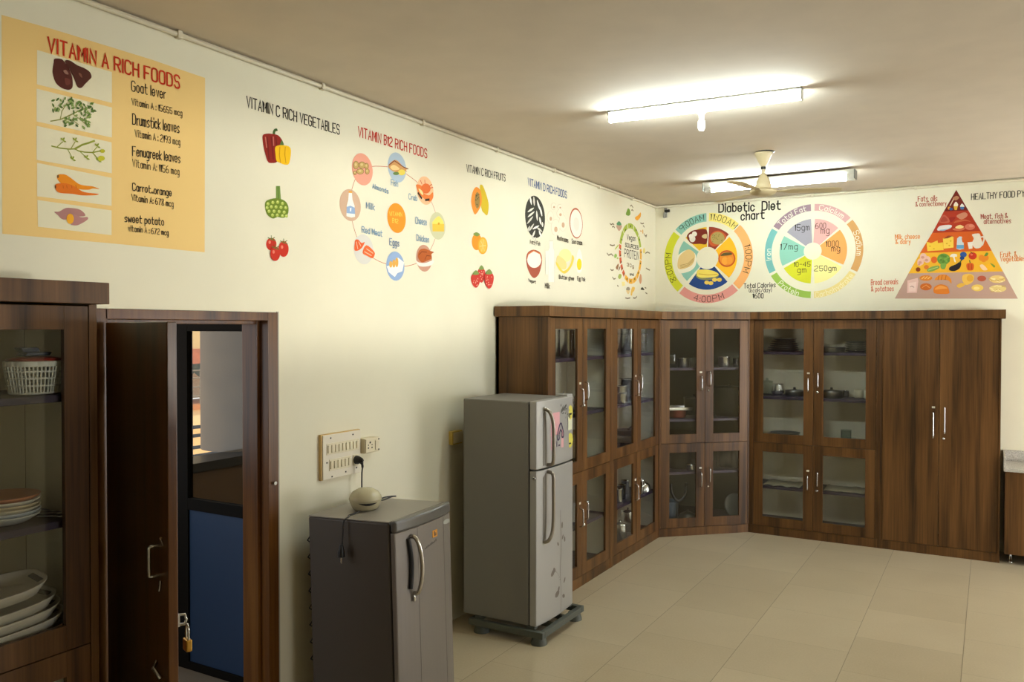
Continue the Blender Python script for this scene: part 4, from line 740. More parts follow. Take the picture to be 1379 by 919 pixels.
for nm, z0, z1, hz in (('freezer_door', ZS+.005, ZTOP, (1.10, 1.455)), ('refrigerator_door', ZB, ZS-.005, (.62, 1.055))):
    d = curved_door(z0, z1).build(nm, SIL, fr, .006)
    hy = Y0+.125
    h = MB(); x_ = face_x(hy)
    rec = MB(); rec.prism([L(face_x(hy-.055)+.0005, hy-.055, hz[0]), L(face_x(hy-.02)+.0005, hy-.02, hz[0]), L(face_x(hy-.02)+.0005, hy-.02, hz[1]), L(face_x(hy-.055)+.0005, hy-.055, hz[1]-.03)], (.0012, 0, 0)); rec.build('handle_recess', mat('recess_grey', (116, 110, 100), .5), d)
    if nm[0] == 'f': path = [L(x_, hy-.045, hz[1]), L(x_+.03, hy-.03, hz[1]-.02), L(x_+.042, hy-.005, hz[1]-.1), L(x_+.042, hy, hz[0]+.08), L(x_+.035, hy, hz[0]+.01), L(x_, hy, hz[0])]
    else: path = [L(x_, hy, hz[1]), L(x_+.035, hy, hz[1]-.01), L(x_+.042, hy, hz[1]-.08), L(x_+.042, hy-.005, hz[0]+.1), L(x_+.03, hy-.03, hz[0]+.02), L(x_, hy-.045, hz[0])]
    h.tube(smooth_path(path, 5), .012, 10); h.build('handle', mat('handle_steel', (150, 142, 130), .3, .8), d)
    if nm[0] == 'r':
        k = MB(); k.lathe([(.012, 0), (.012, .004), (.006, .006)], (0, 0, 0), 12); k.v = [(x+X1+.04-.42, -z_+Y0+3.69, y+1.03-ZB) for x, y, z_ in k.v]; k.build('lock', M_CHROME, d)
        mot = MB(); rr = random.Random(5); M_ORN = mat('floral_grey', (112, 104, 96), .5)
        yS = Y0+.30
        for k in range(40): quad(yS+.006*math.sin(k*.3), .13+k*.0165, .0028, .012, 0, mot)
        for y, z_, s1, s2, t in ((yS-.11, .40, .028, .017, .6), (yS-.09, .415, .02, .012, -.8), (yS-.05, .25, .032, .02, .3), (yS-.03, .275, .02, .012, 1.1), (yS+.06, .31, .02, .01, .9), (yS+.045, .21, .022, .013, -.4), (yS+.03, .60, .018, .01, .9), (yS-.04, .57, .016, .009, -.9), (yS+.02, .68, .012, .022, 0), (yS+.06, .58, .012, .02, .3)): quad(y, z_, s1, s2, t, mot)
        for k in range(10): quad(yS-.1+.011*k, .41-.0012*k*k, .004, .003, 0, mot)
        mot.build('floral_print', M_ORN, d)
    else:
        def patch(y0, y1, z0, z1, m_, nm2, skew=0):
            mb = MB(); mb._add([L(face_x(y0)+.0012, y0, z0), L(face_x(y1)+.0012, y1, z0+skew), L(face_x(y1)+.0012, y1, z1+skew), L(face_x(y0)+.0012, y0, z1)], [(0, 1, 2, 3)], 0); return mb.build(nm2, m_, d)
        PK = mat('pink_paper', (216, 160, 166), .6); YL = mat('yellow_sticker', (214, 206, 84), .5); INK = mat('purple_ink', (58, 44, 78), .6)
        patch(hy-.05, hy-.02, 1.20, 1.36, PK, 'pink_note', .0); patch(hy+.035, hy+.155, 1.275, 1.42, PK, 'pink_note', .0); patch(hy+.04, hy+.215, 1.185, 1.30, PK, 'pink_note', .0)
        ink = MB(); cy, cz_ = hy+.165, 1.285
        pt = [(-.045, -.02), (-.03, .02), (-.01, .055), (.012, .06), (.03, .03), (.05, -.01), (.045, -.035), (.02, -.03), (.025, 0), (.0, .02), (-.02, -.01), (-.015, -.04), (-.04, -.045)]
        for a, b2 in zip(pt, pt[1:]+pt[:1]):
            v = Vector((b2[0]-a[0], b2[1]-a[1])); nn = Vector((-v.y, v.x)).normalized()*.006
            ink._add([L(face_x(cy+q[0])+.0022, cy+q[0], cz_+q[1]) for q in ((a[0]+nn.x, a[1]+nn.y), (b2[0]+nn.x, b2[1]+nn.y), (b2[0]-nn.x, b2[1]-nn.y), (a[0]-nn.x, a[1]-nn.y))], [(3, 2, 1, 0)], 0)
        ink.box(L(face_x(cy)+.0018, cy-.055, 1.20), L(face_x(cy)+.002, cy-.045, 1.235)); ink.box(L(face_x(cy)+.0018, cy-.03, 1.2), L(face_x(cy)+.002, cy-.005, 1.21)); ink.build('ink_drawing', INK, d)
        y2 = Y1-.06
        def oct_(y, z_, ry, rz, m_, nm2):
            mb = MB(); mb._add([L(face_x(y)+.0022+.0, y+ry*math.cos(a), z_+rz*math.sin(a)) for a in [k*math.pi/4 for k in range(8)]], [tuple(range(8))], 0); return mb.build(nm2, m_, d)
        oct_(y2, 1.40, .036, .05, YL, 'star_label'); patch(y2-.036, y2+.036, 1.285, 1.375, mat('pale_sticker', (214, 214, 186), .5), 'rating_label'); oct_(y2+.0, 1.215, .04, .052, YL, 'yellow_sticker')
        mk = MB()
        for yy, zz, sy, sz in ((y2, 1.39, .02, .006), (y2-.012, 1.378, .006, .012), (y2+.01, 1.225, .012, .006), (y2+.02, 1.21, .006, .014), (y2-.006, 1.195, .014, .005)): mk.box(L(face_x(yy)+.0024, yy-sy, zz-sz), L(face_x(yy)+.003, yy+sy, zz+sz))
        mk.build('sticker_print', M_BLACK, d)
        sc_ = MB(); rr = random.Random(11)
        for k in range(26):
            yy = Y1-.16+rr.gauss(0, .035); zz = 1.42+rr.gauss(0, .035)-.3*max(0, yy-(Y1-.15)); quad(yy, zz, rr.uniform(.004, .016), rr.uniform(.002, .006), rr.uniform(-.4, 1.4), sc_)
        for k in range(12): quad(Y1-.105+rr.uniform(-.01, .01), 1.30+k*.013, .003, .009, .3, sc_)
        quad(Y1-.19, 1.43, .03, .012, .35, sc_); quad(Y1-.15, 1.445, .03, .01, .5, sc_)
        sc_.build('scuff_marks', mat('scuff_grey', (84, 82, 78), .6), d)
        MB().box(L(X1-.03, Y1-.09, ZTOP-.002), L(X2-.01, Y1-.01, ZTOP+.014)).build('hinge_cover', SIL, fr, .004)
# trolley
tr = thing('refrigerator_trolley', 'grey plastic trolley frame with round feet under the silver refrigerator', 'trolley', (.46, -3.66, 0))
TG = mat('grey_green_plastic', (76, 80, 72), .55)
tx0, tx1, ty0, ty1 = -.255, .285, -.31, .29
f = MB()
for (ax, ay, bx, by) in ((tx0, ty0, tx1, ty0+.035), (tx0, ty1-.035, tx1, ty1), (tx0, ty0+.035, tx0+.035, ty1-.035), (tx1-.035, ty0+.035, tx1, ty1-.035)): f.box((ax, ay, .048), (bx, by, .088))
f.box((tx0+.035, -.1, .05), (tx1-.035, -.06, .075)); f.box((tx0+.035, .06, .05), (tx1-.035, .1, .075)); f.build('frame', TG, tr, .004)
for x in (tx0+.07, tx1-.05):
    for y in (ty0+.05, ty1-.05): MB().lathe([(.052, 0), (.052, .006), (.047, .03), (.04, .05)], (x, y, 0), 20).build('foot', TG, tr)
for x in (tx0+.06, tx1-.1):
    for y in (ty0+.05, ty1-.06): MB().box((x-.03, y-.02, .086), (x+.03, y+.02, .107)).build('support_pad', TG, tr, .004)

# --- small single-door refrigerator
sf = thing('small_refrigerator', 'short grey single-door refrigerator below the switchboard', 'refrigerator', (.678, -5.042, .0164), R(4), ry=R(-1.82))
sf.scale = (1, 1, 1.024)
hw = .26
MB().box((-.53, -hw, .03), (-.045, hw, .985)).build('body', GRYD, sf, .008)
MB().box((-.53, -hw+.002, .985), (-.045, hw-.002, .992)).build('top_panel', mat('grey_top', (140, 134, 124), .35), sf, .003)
MB().box((-.045, -hw+.01, .05), (-.037, hw-.01, .97)).build('door_seal', M_DARK, sf)
n = 16; pl = [(-.012+.022*(1-abs(2*k/n-1)**2.6), -hw+2*hw*k/n) for k in range(n+1)]
def fx2(y): t = (y+hw)/(2*hw); return -.012+.022*(1-abs(2*t-1)**2.6)
d = MB().prism([(-.037, -hw, .05)]+[(x, y, .05) for x, y in pl]+[(-.037, hw, .05)], (0, 0, .89)).build('door', GRY, sf, .006)
MB().prism([(-.037, -hw, .94)]+[(x+.006, y, .94) for x, y in pl]+[(-.037, hw, .94)], (0, 0, .056)).build('door_cap', mat('dark_grey_cap', (88, 86, 82), .3), d, .012, 3)
hb = MB(); y_ = -hw+.125
hb.tube(smooth_path([(fx2(y_), y_-.012, .905), (.028, y_-.008, .90), (.046, y_, .86), (.054, y_+.008, .78), (.05, y_+.008, .70), (.034, y_, .64), (fx2(y_), y_, .63)], 5), [.011]*30+[.010]*1, 10).build('handle', mat('bright_handle', (196, 192, 184), .22, .9), d)
MB().tube(smooth_path([(fx2(y_-.035)+.003, y_-.035, .9), (fx2(y_)+.006, y_-.02, .78), (fx2(y_)+.003, y_-.03, .66)], 6), [.012]*13, 8).build('handle_backing', M_BLACK, d)
MB().lathe([(.006, 0), (.009, .012), (.004, .03)], (fx2(y_)+.008, y_-.008, .595), 10).build('lock_key', M_CHROME, d)
MB().box((fx2(.06)+.0005, .045, .855), (fx2(.06)+.002, .09, .89)).build('orange_sticker', mat('orange_sticker', (206, 140, 34), .5), d)
MB().box((fx2(.06)+.002, .06, .862), (fx2(.06)+.0026, .066, .884)).box((fx2(.06)+.002, .066, .862), (fx2(.06)+.0026, .078, .867)).box((fx2(.06)+.002, .066, .872), (fx2(.06)+.0026, .078, .876)).box((fx2(.06)+.002, .075, .864), (fx2(.06)+.0026, .079, .874)).build('sticker_print', M_BLACK, d)
b = MB(); b.prism([(fx2(.2)+.0, .2+.035*math.cos(a), .905+.012*math.sin(a)) for a in [k*math.pi/8 for k in range(16)]], (.004, 0, 0)); b.build('badge', mat('pale_badge', (176, 178, 172), .3, .4), d)
wr = MB()
for k in range(9): wr.box((fx2(-.03+k*.013)+.0004, -.03+k*.013, .815+k*.002), (fx2(-.03+k*.013)+.001, -.022+k*.013, .822+k*.002+(k % 3)*.003))
wr.build('handwriting', mat('faint_ink', (84, 78, 72), .7), d)
MB().box((fx2(-.09)-.0005, -.0915, .06), (fx2(-.09)+.0008, -.0895, .935)).build('door_groove', mat('groove_grey', (88, 82, 76), .6), d); MB().box((fx2(.165)-.0005, .164, .06), (fx2(.165)+.0008, .166, .935)).build('door_groove', mat('groove_grey', (88, 82, 76), .6), d)
cp = [];
for k in range(17): z_ = .22+k*.042; cp += [(-.552, (-1)**k*.225, z_), (-.552, (-1)**k*.245, z_+.014), (-.552, (-1)**k*.225, z_+.028)]
MB().tube(cp, .004, 6).box((-.535, -.2, .2), (-.53, .2, .95)).build('condenser_coil', M_BLACK, sf)
for x in (-.48, -.09):
    for y in (-.2, .2): MB().lathe([(.02, -.016*(x+.53)/.53), (.02, .045)], (x, y, 0), 12).build('foot', M_BLACK, sf)

# --- stabilizer on the small refrigerator
zt = .992
def sfw(x, y, z_): bpy.context.view_layer.update(); return sf.matrix_world @ Vector((x, y, z_))
pS = sfw(-.335, -.045, zt+.001)
pC = pS+Vector((0, 0, .004))
st = thing('voltage_stabilizer', 'round cream voltage stabilizer sitting on the small grey refrigerator', 'stabilizer', pS)
M_STAB = mat('olive_cream_plastic', (186, 178, 146), .2)
MB().lathe([(.0, 0), (.056, .001), (.066, .01), (.08, .042), (.082, .050)], (0, 0, 0), 40, sy=1.02).build('base', M_STAB, st)
MB().lathe([(.082, .051), (.084, .057), (.08, .07), (.066, .092), (.038, .108), (0, .114)], (0, 0, 0), 40, sy=1.02).build('shell', M_STAB, st)
fcd = MB()
for k in range(11):
    a0 = R(-74+k*6.4); a1 = R(-74+(k+1)*6.4); hb_ = .011*math.sin(math.pi*(k+.001)/11); hc = .011*math.sin(math.pi*(k+1)/11)
    def q(a, zz): r = .0775+.004*(zz-.03)/.02; return (r*math.cos(a)*1.004, r*math.sin(a)*1.024, zz)
    fcd._add([q(a0, .043-hb_), q(a1, .043-hc), q(a1, .045), q(a0, .045)], [(0, 1, 2, 3)], 0)
fcd.build('front_slot', M_BLACK, st)
cr_ = MB(); cable = [(-.02, .09, .03), (-.02, .16, .012), (-.02, .24, .016), (.0, .25, .02), (.0, .16, .03), (-.01, .08, .02)]
lc_ = MB(); lc_.tube([Vector(p)+pC for p in smooth_path(cable, 6)], .004, 6)
cr_.tube([Vector(p)+pS for p in smooth_path([(.03, -.08, .006), (.03, -.16, .004), (.05, -.184, .004), (.055, -.229, -.01), (.056, -.236, -.06), (.056, -.242, -.125)], 6)], .004, 6)
cd = thing('power_cable', 'black cable of the stabilizer hanging over the small refrigerator side', 'cable', pS)
cr_.v = [tuple(Vector(v)-pS) for v in cr_.v]; cr_.build('cord', M_BLACK, cd)
lc_.v = [tuple(Vector(v)-pS) for v in lc_.v]; lc_.build('cord_loop', M_BLACK, cd)
MB().lathe([(.008, .0), (.018, -.035), (.018, -.06)], (.056, -.248, -.12), 12).build('plug', M_BLACK, cd)
MB().lathe([(.004, 0), (.004, -.03)], (.050, -.243, -.18), 8).lathe([(.004, 0), (.004, -.03)], (.062, -.253, -.18), 8).build('plug_pin', M_CHROME, cd)

# --- switchboard, socket box, plug
sb = thing('switchboard', 'cream wall switchboard with two rows of switches above the small refrigerator', 'switchboard', (0, -4.963, 1.264))
MB().box((0, -.158, -.123), (.018, .158, .123)).build('yellowed_backing', mat('yellowed_wood', (214, 182, 120), .6), sb, .002)
MB().box((.018, -.150, -.121), (.024, .156, .119)).build('plate', mat('white_plate', (224, 216, 196), .45), sb, .002)
for row, (zc, n, ya) in enumerate(((.043, 9, -.105), (-.045, 6, -.085))):
    MB().box((.024, ya-.018, zc-.032), (.027, ya-.018+n*.029, zc+.03)).build('switch_frame', M_IVORY, sb, .001)
    for k in range(n): MB().prism([(.027, ya-.012+k*.029, zc-.022), (.027, ya+.008+k*.029, zc-.022), (.027, ya+.008+k*.029, zc+.02), (.027, ya-.012+k*.029, zc+.02)], (.006, 0, 0)).build('switch', M_IVORY, sb, .002)
for y, zz in ((-.09, .1), (.09, .1), (-.12, -.03), (-.08, -.11), (.12, -.09), (.03, -.1)): MB().box((.024, y-.004, zz-.004), (.0255, y+.004, zz+.004)).build('screw', M_DARK, sb)
MB().box((.024, .088, -.075), (.029, .135, -.015)).build('socket', M_IVORY, sb, .002)
pg = thing('plugged_cable', 'black three-pin plug in the switchboard with its cord dropping behind the stabilizer', 'cable', (.029, -4.963+.112, 1.264-.045))
MB().lathe([(.024, 0), (.024, .012), (.014, .04), (.006, .05)], (0, 0, 0), 14).build('plug', M_BLACK, pg).rotation_euler = (0, R(90), 0)
MB().tube(smooth_path([(.03, 0, -.0), (.038, .008, -.03), (.03, .012, -.09), (.035, .012, -.2), (.09, .0, -.236)], 6), [.010]*5+[.007]*3+[.0042]*17, 8).build('cord', M_BLACK, pg)
sx = at(497, 600, 0, .04); so = thing('socket_box', 'small cream surface socket box right of the switchboard', 'socket', (0, sx.y+.012, sx.z))
MB().box((0, -.06, -.042), (.05, .066, .042)).build('box', M_IVORY, so, .003); MB().box((.05, -.056, -.038), (.055, .062, .038)).build('face_plate', M_IVORY, so, .002)
k = MB()
for y, zz, r_ in ((-.02, .018, .005), (-.036, -.012, .004), (-.004, -.012, .004), (-.036, .004, .003), (-.004, .004, .003)): k.box((.055, y-r_, zz-r_), (.0562, y+r_, zz+r_))
k.build('socket_hole', M_DARK, so); MB().box((.055, .022, -.028), (.06, .046, .026)).build('switch', M_IVORY, so, .002)
for y, zz in ((.056, .03), (.056, -.03)): MB().box((.055, y-.004, zz-.004), (.0565, y+.004, zz+.004)).build('screw', M_DARK, so)
sx = at(611, 590, 0, .02); so = thing('yellow_wall_socket', 'yellowed socket box on the wall half hidden behind the tall refrigerator', 'socket', (0, sx.y+.03, sx.z))
MB().box((0, -.06, -.045), (.03, .06, .045)).build('box', mat('yellow_box', (206, 180, 90), .5), so, .003); MB().box((.03, -.05, -.036), (.034, .05, .036)).build('face_plate', M_IVORY, so, .002)

# ================================================================== ceiling fixtures
TUBE = mat('lit_tube', (255, 255, 255), .4, emit=110, col=(.88, 1, .99)); BAT = mat('batten_white', (226, 224, 214), .4)
def tube_light(label, a, b, zz, wide):
    a = Vector(a); b = Vector(b); mid = (a+b)/2; ln_ = (b-a).length; rz = math.atan2((b-a).y, (b-a).x)
    t = thing('tube_light', label, 'light', (mid.x, mid.y, zz), rz, 'tube lights on the ceiling')
    L2 = ln_/2
    if wide:
        MB().prism([(-L2, -.022, -.012), (-L2, .022, -.012), (-L2, .058, .024), (-L2, .058, .03), (-L2, -.058, .03), (-L2, -.058, .024)], (ln_, 0, 0)).build('housing', BAT, t, .002)
        for s_ in (-1, 1):
            MB().box((s_*L2-.004, -.058, -.045), (s_*L2+.004, .058, .03)).build('end_cap', mat('end_cap_grey', (120, 120, 112), .4), t, .003); MB().box((s_*(L2-.035)-.03, -.02, -.056), (s_*(L2-.035)+.03, .02, -.012)).build('lamp_holder', BAT, t, .003)
        g = MB(); g.lathe([(.0, -L2+.06), (.016, -L2+.06), (.016, L2-.06), (0, L2-.06)], (0, 0, 0), 16); g.v = [(z_, x, y-.036) for x, y, z_ in g.v]; g.build('tube', TUBE, t)
    else:
        MB().box((-L2, -.03, 0), (L2, .03, .012)).build('housing', mat('end_cap_grey', (120, 120, 112), .4), t, .002)
        for s_ in (-1, 1): MB().box((s_*(L2-.004)-.004, -.024, -.055), (s_*(L2-.004)+.004, .024, 0)).build('end_cap', BAT, t, .003)
        MB().prism([(-L2+.009, .02*math.cos(a)*1.1, -.027+.027*math.sin(a)) for a in [2*math.pi*k/20 for k in range(20)]], (2*L2-.018, 0, 0)).build('glow_body', TUBE, t)  # whole body emits: glare on the fixture side built into the glowing shape
    return t
z1 = HC-.012; p0 = at(820, 158, 2, z1-.02); p1 = at(1081, 126, 2, z1-.02)
tube_light('slim lit tube light on the ceiling nearest the camera', p0, p1, z1, False)
pm = at(950, 160, 2, z1-.03); hb = thing('bulb_holder', 'small white lamp holder hanging below the near tube light', 'lamp holder', (pm.x-.01, pm.y-.045, HC))
MB().lathe([(.026, 0), (.026, -.018), (.016, -.026), (.013, -.06)], (0, 0, 0), 18).build('rose', M_WHITE, hb); MB().lathe([(.013, -.06), (.02, -.064), (.022, -.102), (.015, -.122), (0, -.126)], (0, 0, 0), 18).build('holder', M_WHITE, hb)
z2 = 3.215; p0 = at(949, 255, 2, z2-.02); p1 = at(1152, 237, 2, z2-.02)
t2 = tube_light('wide lit tube light with end caps hung behind the ceiling fan', p0, p1, z2, True)
for s_ in (-.4, .4): MB().box((s_-.01, -.01, .03), (s_+.01, .01, HC-z2)).build('bracket', BAT, t2)
fx_, fy_ = 1.639, -2.182
fn = thing('ceiling_fan', 'cream ceiling fan with a conical canopy between the two tube lights', 'fan', (fx_, fy_, HC))
CF = mat('cream_enamel', (214, 198, 158), .35)
MB().lathe([(.018, -.108), (.024, -.1), (.04, -.07), (.062, -.02), (.067, -.008), (.0, -.006)], (0, 0, 0), 28).build('canopy', CF, fn); MB().lathe([(.06, -.008), (.07, -.004), (.07, 0)], (.012, 0, 0), 24).build('ceiling_plate', M_BLACK, fn)
MB().lathe([(.012, -.185), (.012, -.105)], (0, 0, 0), 14).build('rod', CF, fn); MB().lathe([(.018, -.128), (.018, -.11)], (0, 0, 0), 14).build('collar', M_BLACK, fn)
MB().lathe([(0, -.275), (.055, -.275), (.06, -.265), (.058, -.245), (.045, -.21), (.026, -.175), (.016, -.16), (.011, -.155)], (0, 0, 0), 28).build('lower_canopy', CF, fn)
MB().lathe([(0, -.325), (.05, -.323), (.078, -.314), (.092, -.302), (.1, -.292), (.094, -.286), (.08, -.28), (.06, -.276), (0, -.274)], (0, 0, 0), 36).build('motor', CF, fn)
for a in (R(22), R(142), R(262)):
    b = MB(); pts = [(.08, -.02), (.16, -.03), (.2, -.058), (.5, -.064), (.54, -.05), (.555, 0), (.54, .045), (.5, .055), (.2, .05), (.16, .03), (.08, .02)]
    b.prism([(x, y, -.290-y*.12) for x, y in pts], (0, 0, -.004)); o = b.build('blade', CF, fn, .001); o.rotation_euler = (0, 0, a)

# ================================================================== things in the cabinets
def on(px, wall, depth, zz):
    p = at(px, 500, 0, depth) if wall == 'L' else at(px, 500, 1, -depth)
    return (p.x, p.y, zz)
def cyl(name, label, cat, loc, r, h, m_, group=None, lid=False, neck=None):
    t = thing(name, label, cat, loc, 0, group)
    prof = [(r*.96, 0), (r, .004), (r, h)] if not neck else [(r*.9, 0), (r, .01), (r, h*.62), (neck, h*.75), (neck, h)]
    MB().lathe(prof, (0, 0, 0), 26).build('body', m_, t)
    if lid: MB().lathe([(r*1.03, h+.0005), (r*1.03, h+.012), (r*.3, h+.02), (.012, h+.024), (.012, h+.04), (0, h+.042)], (0, 0, 0), 26).build('lid', m_, t)
    return t
def openpot(name, label, cat, loc, r, h, m_, group=None, handle=None, flare=1.05, hm=None, rz=0):
    t = thing(name, label, cat, loc, rz, group)
    MB().lathe([(0, 0), (r*.9, 0), (r, .012), (r*flare, h), (r*flare+.004, h+.003), (r*flare-.003, h), (r*.97, .016), (r*.86, .005), (0, .005)], (0, 0, 0), 28).build('body', m_, t)
    if handle: MB().tube([(r*.98, 0, h*.8), (r+.05, 0, h*.86), (r+handle, 0, h*.95)], .01, 8).build('handle', hm or M_BLACK, t)
    return t
def plate(name, label, loc, r, m_, group, h=.02):
    o = MB().lathe([(0, 0), (r*.6, 0), (r*.68, .004), (r*.97, h*.8), (r, h), (r*.96, h), (r*.66, .008), (0, .005)], (0, 0, 0), 30).build(name, m_)
    o.location = loc; return tag(o, label, 'plate', group)
S1, S2, S3, S4, S5 = 1.7355, 1.3105, ZM+.0185, .4555, .1045
# -- cabinet behind the tall refrigerator
for px, r, dp, w_ in ((754, .045, .14, 'left'), (764.5, .058, .3, 'middle, widest'), (778, .042, .2, 'right')): cyl('steel_canister', 'tall steel canister on the top shelf behind the refrigerator, %s one' % w_, 'canister', on(px, 'L', dp, S1), r, .21, M_STEEL, 'steel canisters behind the refrigerator')
cyl('steel_shaker', 'small necked steel shaker on the middle shelf behind the refrigerator', 'shaker', on(773, 'L', .3, S2), .036, .12, M_STEEL, neck=.022)
jr = thing('labelled_jar', 'tall beige labelled jar just right of the refrigerator stickers', 'jar', on(773, 'L', .3, S3))
MB().lathe([(.052, 0), (.055, .01), (.055, .06)], (0, 0, 0), 24).build('base', mat('olive_jar', (120, 104, 50), .4), jr); MB().lathe([(.0552, .0605), (.0552, .24)], (0, 0, 0), 24).build('label', mat('beige_label', (214, 190, 140), .6), jr); MB().lathe([(.05, .241), (.057, .245), (.057, .27), (0, .272)], (0, 0, 0), 24).build('lid', mat('tan_lid', (180, 150, 92), .5), jr)
cyl('white_canister', 'white canister on the lower shelf behind the refrigerator door', 'canister', on(772, 'L', .3, S4), .04, .15, M_WHITE)
# -- cabinet touching the corner unit
for px, r, dp, w_ in ((837, .05, .16, 'slimmer left'), (846, .062, .26, 'wider right')): cyl('steel_canister', 'tall steel canister on the top shelf beside the corner, %s one' % w_, 'canister', on(px, 'L', dp, S1), r, .23, M_STEEL, 'steel canisters beside the corner')
rk = thing('wire_rack', 'steel wire rack around the canisters on the top shelf by the corner', 'rack', on(840, 'L', .22, S1))
k = MB()
for zz in (.01, .09, .17): k.tube([(-.13, -.1, zz), (.14, -.1, zz), (.14, .22, zz), (-.13, .22, zz)], .003, 6, closed=True)
k.build('ring', M_DSTEEL, rk); k = MB()
for y in (-.1, -.02, .06, .14, .22): k.tube([(.14, y, 0), (.14, y, .18)], .003, 6)
k.build('upright', M_DSTEEL, rk)
p = on(848, 'L', .30, S2); openpot('saucepan', 'large steel saucepan with black handle on the middle shelf by the corner', 'saucepan', p, .093, .19, M_STEEL, None, .15, rz=R(97))
p = on(835, 'L', .34, S2); openpot('saucepan', 'small steel saucepan in front of the large one', 'saucepan', p, .062, .085, M_STEEL, None, .1, rz=R(200)); openpot('steel_bowl', 'steel bowl stacked in the small saucepan by the corner', 'bowl', (p[0], p[1], p[2]+.089), .06, .06, M_STEEL, None)
p = on(843, 'L', .27, S3)
for k_i, (r, h, lb) in enumerate(((.115, .05, 'lowest steel pan of the stack by the corner cabinet'), (.108, .05, 'middle steel pan of the stack by the corner cabinet'), (.1, .04, 'topmost pan with black handle of the stack by the corner'))): openpot('frying_pan', lb, 'pan', (p[0], p[1]+.01*k_i, p[2]+.054*k_i), r, h, M_STEEL if k_i < 2 else M_DSTEEL, 'stacked pans', .16, rz=R(84+9*k_i))
p = on(847, 'L', .40, S3); tag(MB().box((-.012, -.06, 0), (.012, .06, .05)).build('red_packet', mat('red_packet', (150, 40, 34), .5)), 'small red packet in front of the stacked pans', 'packet').location = p
for px, dp, w_ in ((833, .34, 'front left'), (838, .3, 'middle'), (842, .24, 'rear right')): openpot('steel_tumbler', 'steel tumbler on the lower shelf by the corner, %s one' % w_, 'tumbler', on(px, 'L', dp, S4), .034, .12, M_STEEL, 'steel tumblers')
p = on(866.5, 'L', .325, S4); t = thing('steel_dome_lid', 'shiny steel dome lid on the lower shelf beside the handles', 'lid', p); MB().lathe([(.072, 0), (.071, .02), (.062, .055), (.036, .08), (.012, .088), (.012, .1), (0, .102)], (0, 0, 0), 30).build('dome', M_STEEL, t)
cyl('steel_canister', 'short steel canister with lid on the cabinet floor, left one', 'canister', on(836, 'L', .32, S5), .055, .14, M_STEEL, 'short steel canisters', True); cyl('steel_canister', 'short steel canister with lid on the cabinet floor, right one behind', 'canister', on(846, 'L', .24, S5), .06, .17, M_STEEL, 'short steel canisters', True)
# -- corner cabinet
def cn(px, off, zz):     # a point the given distance behind the corner doors
    d_ = FW + RT*((px-W/2)/F); a = P0+n_*off; tt = ((a.x-CAM.x)*n_.x+(a.y-CAM.y)*n_.y)/(d_.x*n_.x+d_.y*n_.y); return (CAM.x+d_.x*tt, CAM.y+d_.y*tt, zz)
C1, C2, C3 = 1.5855, 1.1005, .6005
cyl('glass_jar', 'clear glass jar at the left of the corner cabinet top shelf', 'jar', cn(905, .14, C1), .045, .12, M_CLEAR); openpot('steel_pot', 'round steel pot on the corner cabinet top shelf', 'pot', cn(920, .14, C1), .055, .085, M_STEEL); cyl('glass_jar', 'small glass jar right of the round pot in the corner cabinet', 'jar', cn(934, .16, C1), .035, .09, M_CLEAR)
openpot('steel_tumbler', 'wide steel tumbler in the right door of the corner cabinet', 'tumbler', cn(975, .14, C1), .055, .095, M_STEEL); openpot('steel_bowl', 'small steel bowl at the right end of the corner cabinet', 'bowl', cn(993, .16, C1), .04, .08, M_STEEL)
t = thing('serving_tray', 'long steel tray lying on the corner cabinet middle shelf', 'tray', cn(911, .2, C2+.0735), ang); MB().box((-.13, -.1, 0), (.13, .1, .006)).box((-.13, -.1, .006), (.13, -.094, .03)).box((-.13, .094, .006), (.13, .1, .03)).build('body', M_STEEL, t, .003)
openpot('copper_bowl', 'reddish bowl under the steel tray in the corner cabinet', 'bowl', cn(912, .2, C2), .085, .068, mat('red_brown_bowl', (130, 60, 44), .4)); cyl('black_vessel', 'large black vessel in the right door of the corner cabinet', 'vessel', cn(983, .26, C2), .15, .27, M_BLACK, lid=True); cyl('black_kettle', 'black lidded pot behind the handles of the corner cabinet', 'pot', cn(935, .4, C2), .1, .16, M_BLACK, lid=True)
cyl('dark_pot', 'dark lidded pot on the lower corner shelf', 'pot', cn(915, .27, C3), .11, .15, M_BLACK, lid=True); openpot('steel_bowl', 'shiny steel bowl beside the dark pot on the lower corner shelf', 'bowl', cn(932, .1, C3), .05, .05, M_STEEL); cyl('dark_canister', 'dark canister on the lower corner shelf, right door', 'canister', cn(985, .24, C3), .13, .17, M_BLACK)
t = thing('blue_tub', 'blue grey plastic tub on the corner cabinet floor', 'tub', cn(902, .26, S5)); MB().lathe([(0, 0), (.08, 0), (.092, .17), (.097, .18), (.088, .18), (.078, .01), (0, .01)], (0, 0, 0), 28).build('body', mat('blue_grey_plastic', (96, 112, 132), .4), t)
t = thing('steel_dome_lid', 'shiny steel dome lid on the corner cabinet floor', 'lid', cn(927, .13, S5)); MB().lathe([(.1, 0), (.097, .02), (.075, .07), (.035, .09), (.012, .095), (.012, .11), (0, .112)], (0, 0, 0), 30).build('dome', M_DSTEEL, t)
p = cn(915, .1, S5+.185); tag(MB().tube(smooth_path([(t_.x*u, t_.y*u, v) for u, v in ((-.08, .19), (-.075, .11), (-.03, .035), (.02, .03), (.065, .09), (.075, .19))], 6), [.012]*31, 8).build('curved_handle', M_BLACK), 'black curved pot handle standing in the corner cabinet, left door', 'handle').location = (p[0], p[1], p[2]-.0)
o = MB().lathe([(0, 0), (.1, .0), (.115, .012), (.1, .016), (0, .02)], (0, 0, 0), 30).build('grey_lid', mat('dull_grey_lid', (128, 130, 126), .4, .3)); o.location = cn(990, .2, S5+.118); o.rotation_euler = (R(78), 0, ang); tag(o, 'round grey lid leaning in the corner cabinet, right door', 'lid')
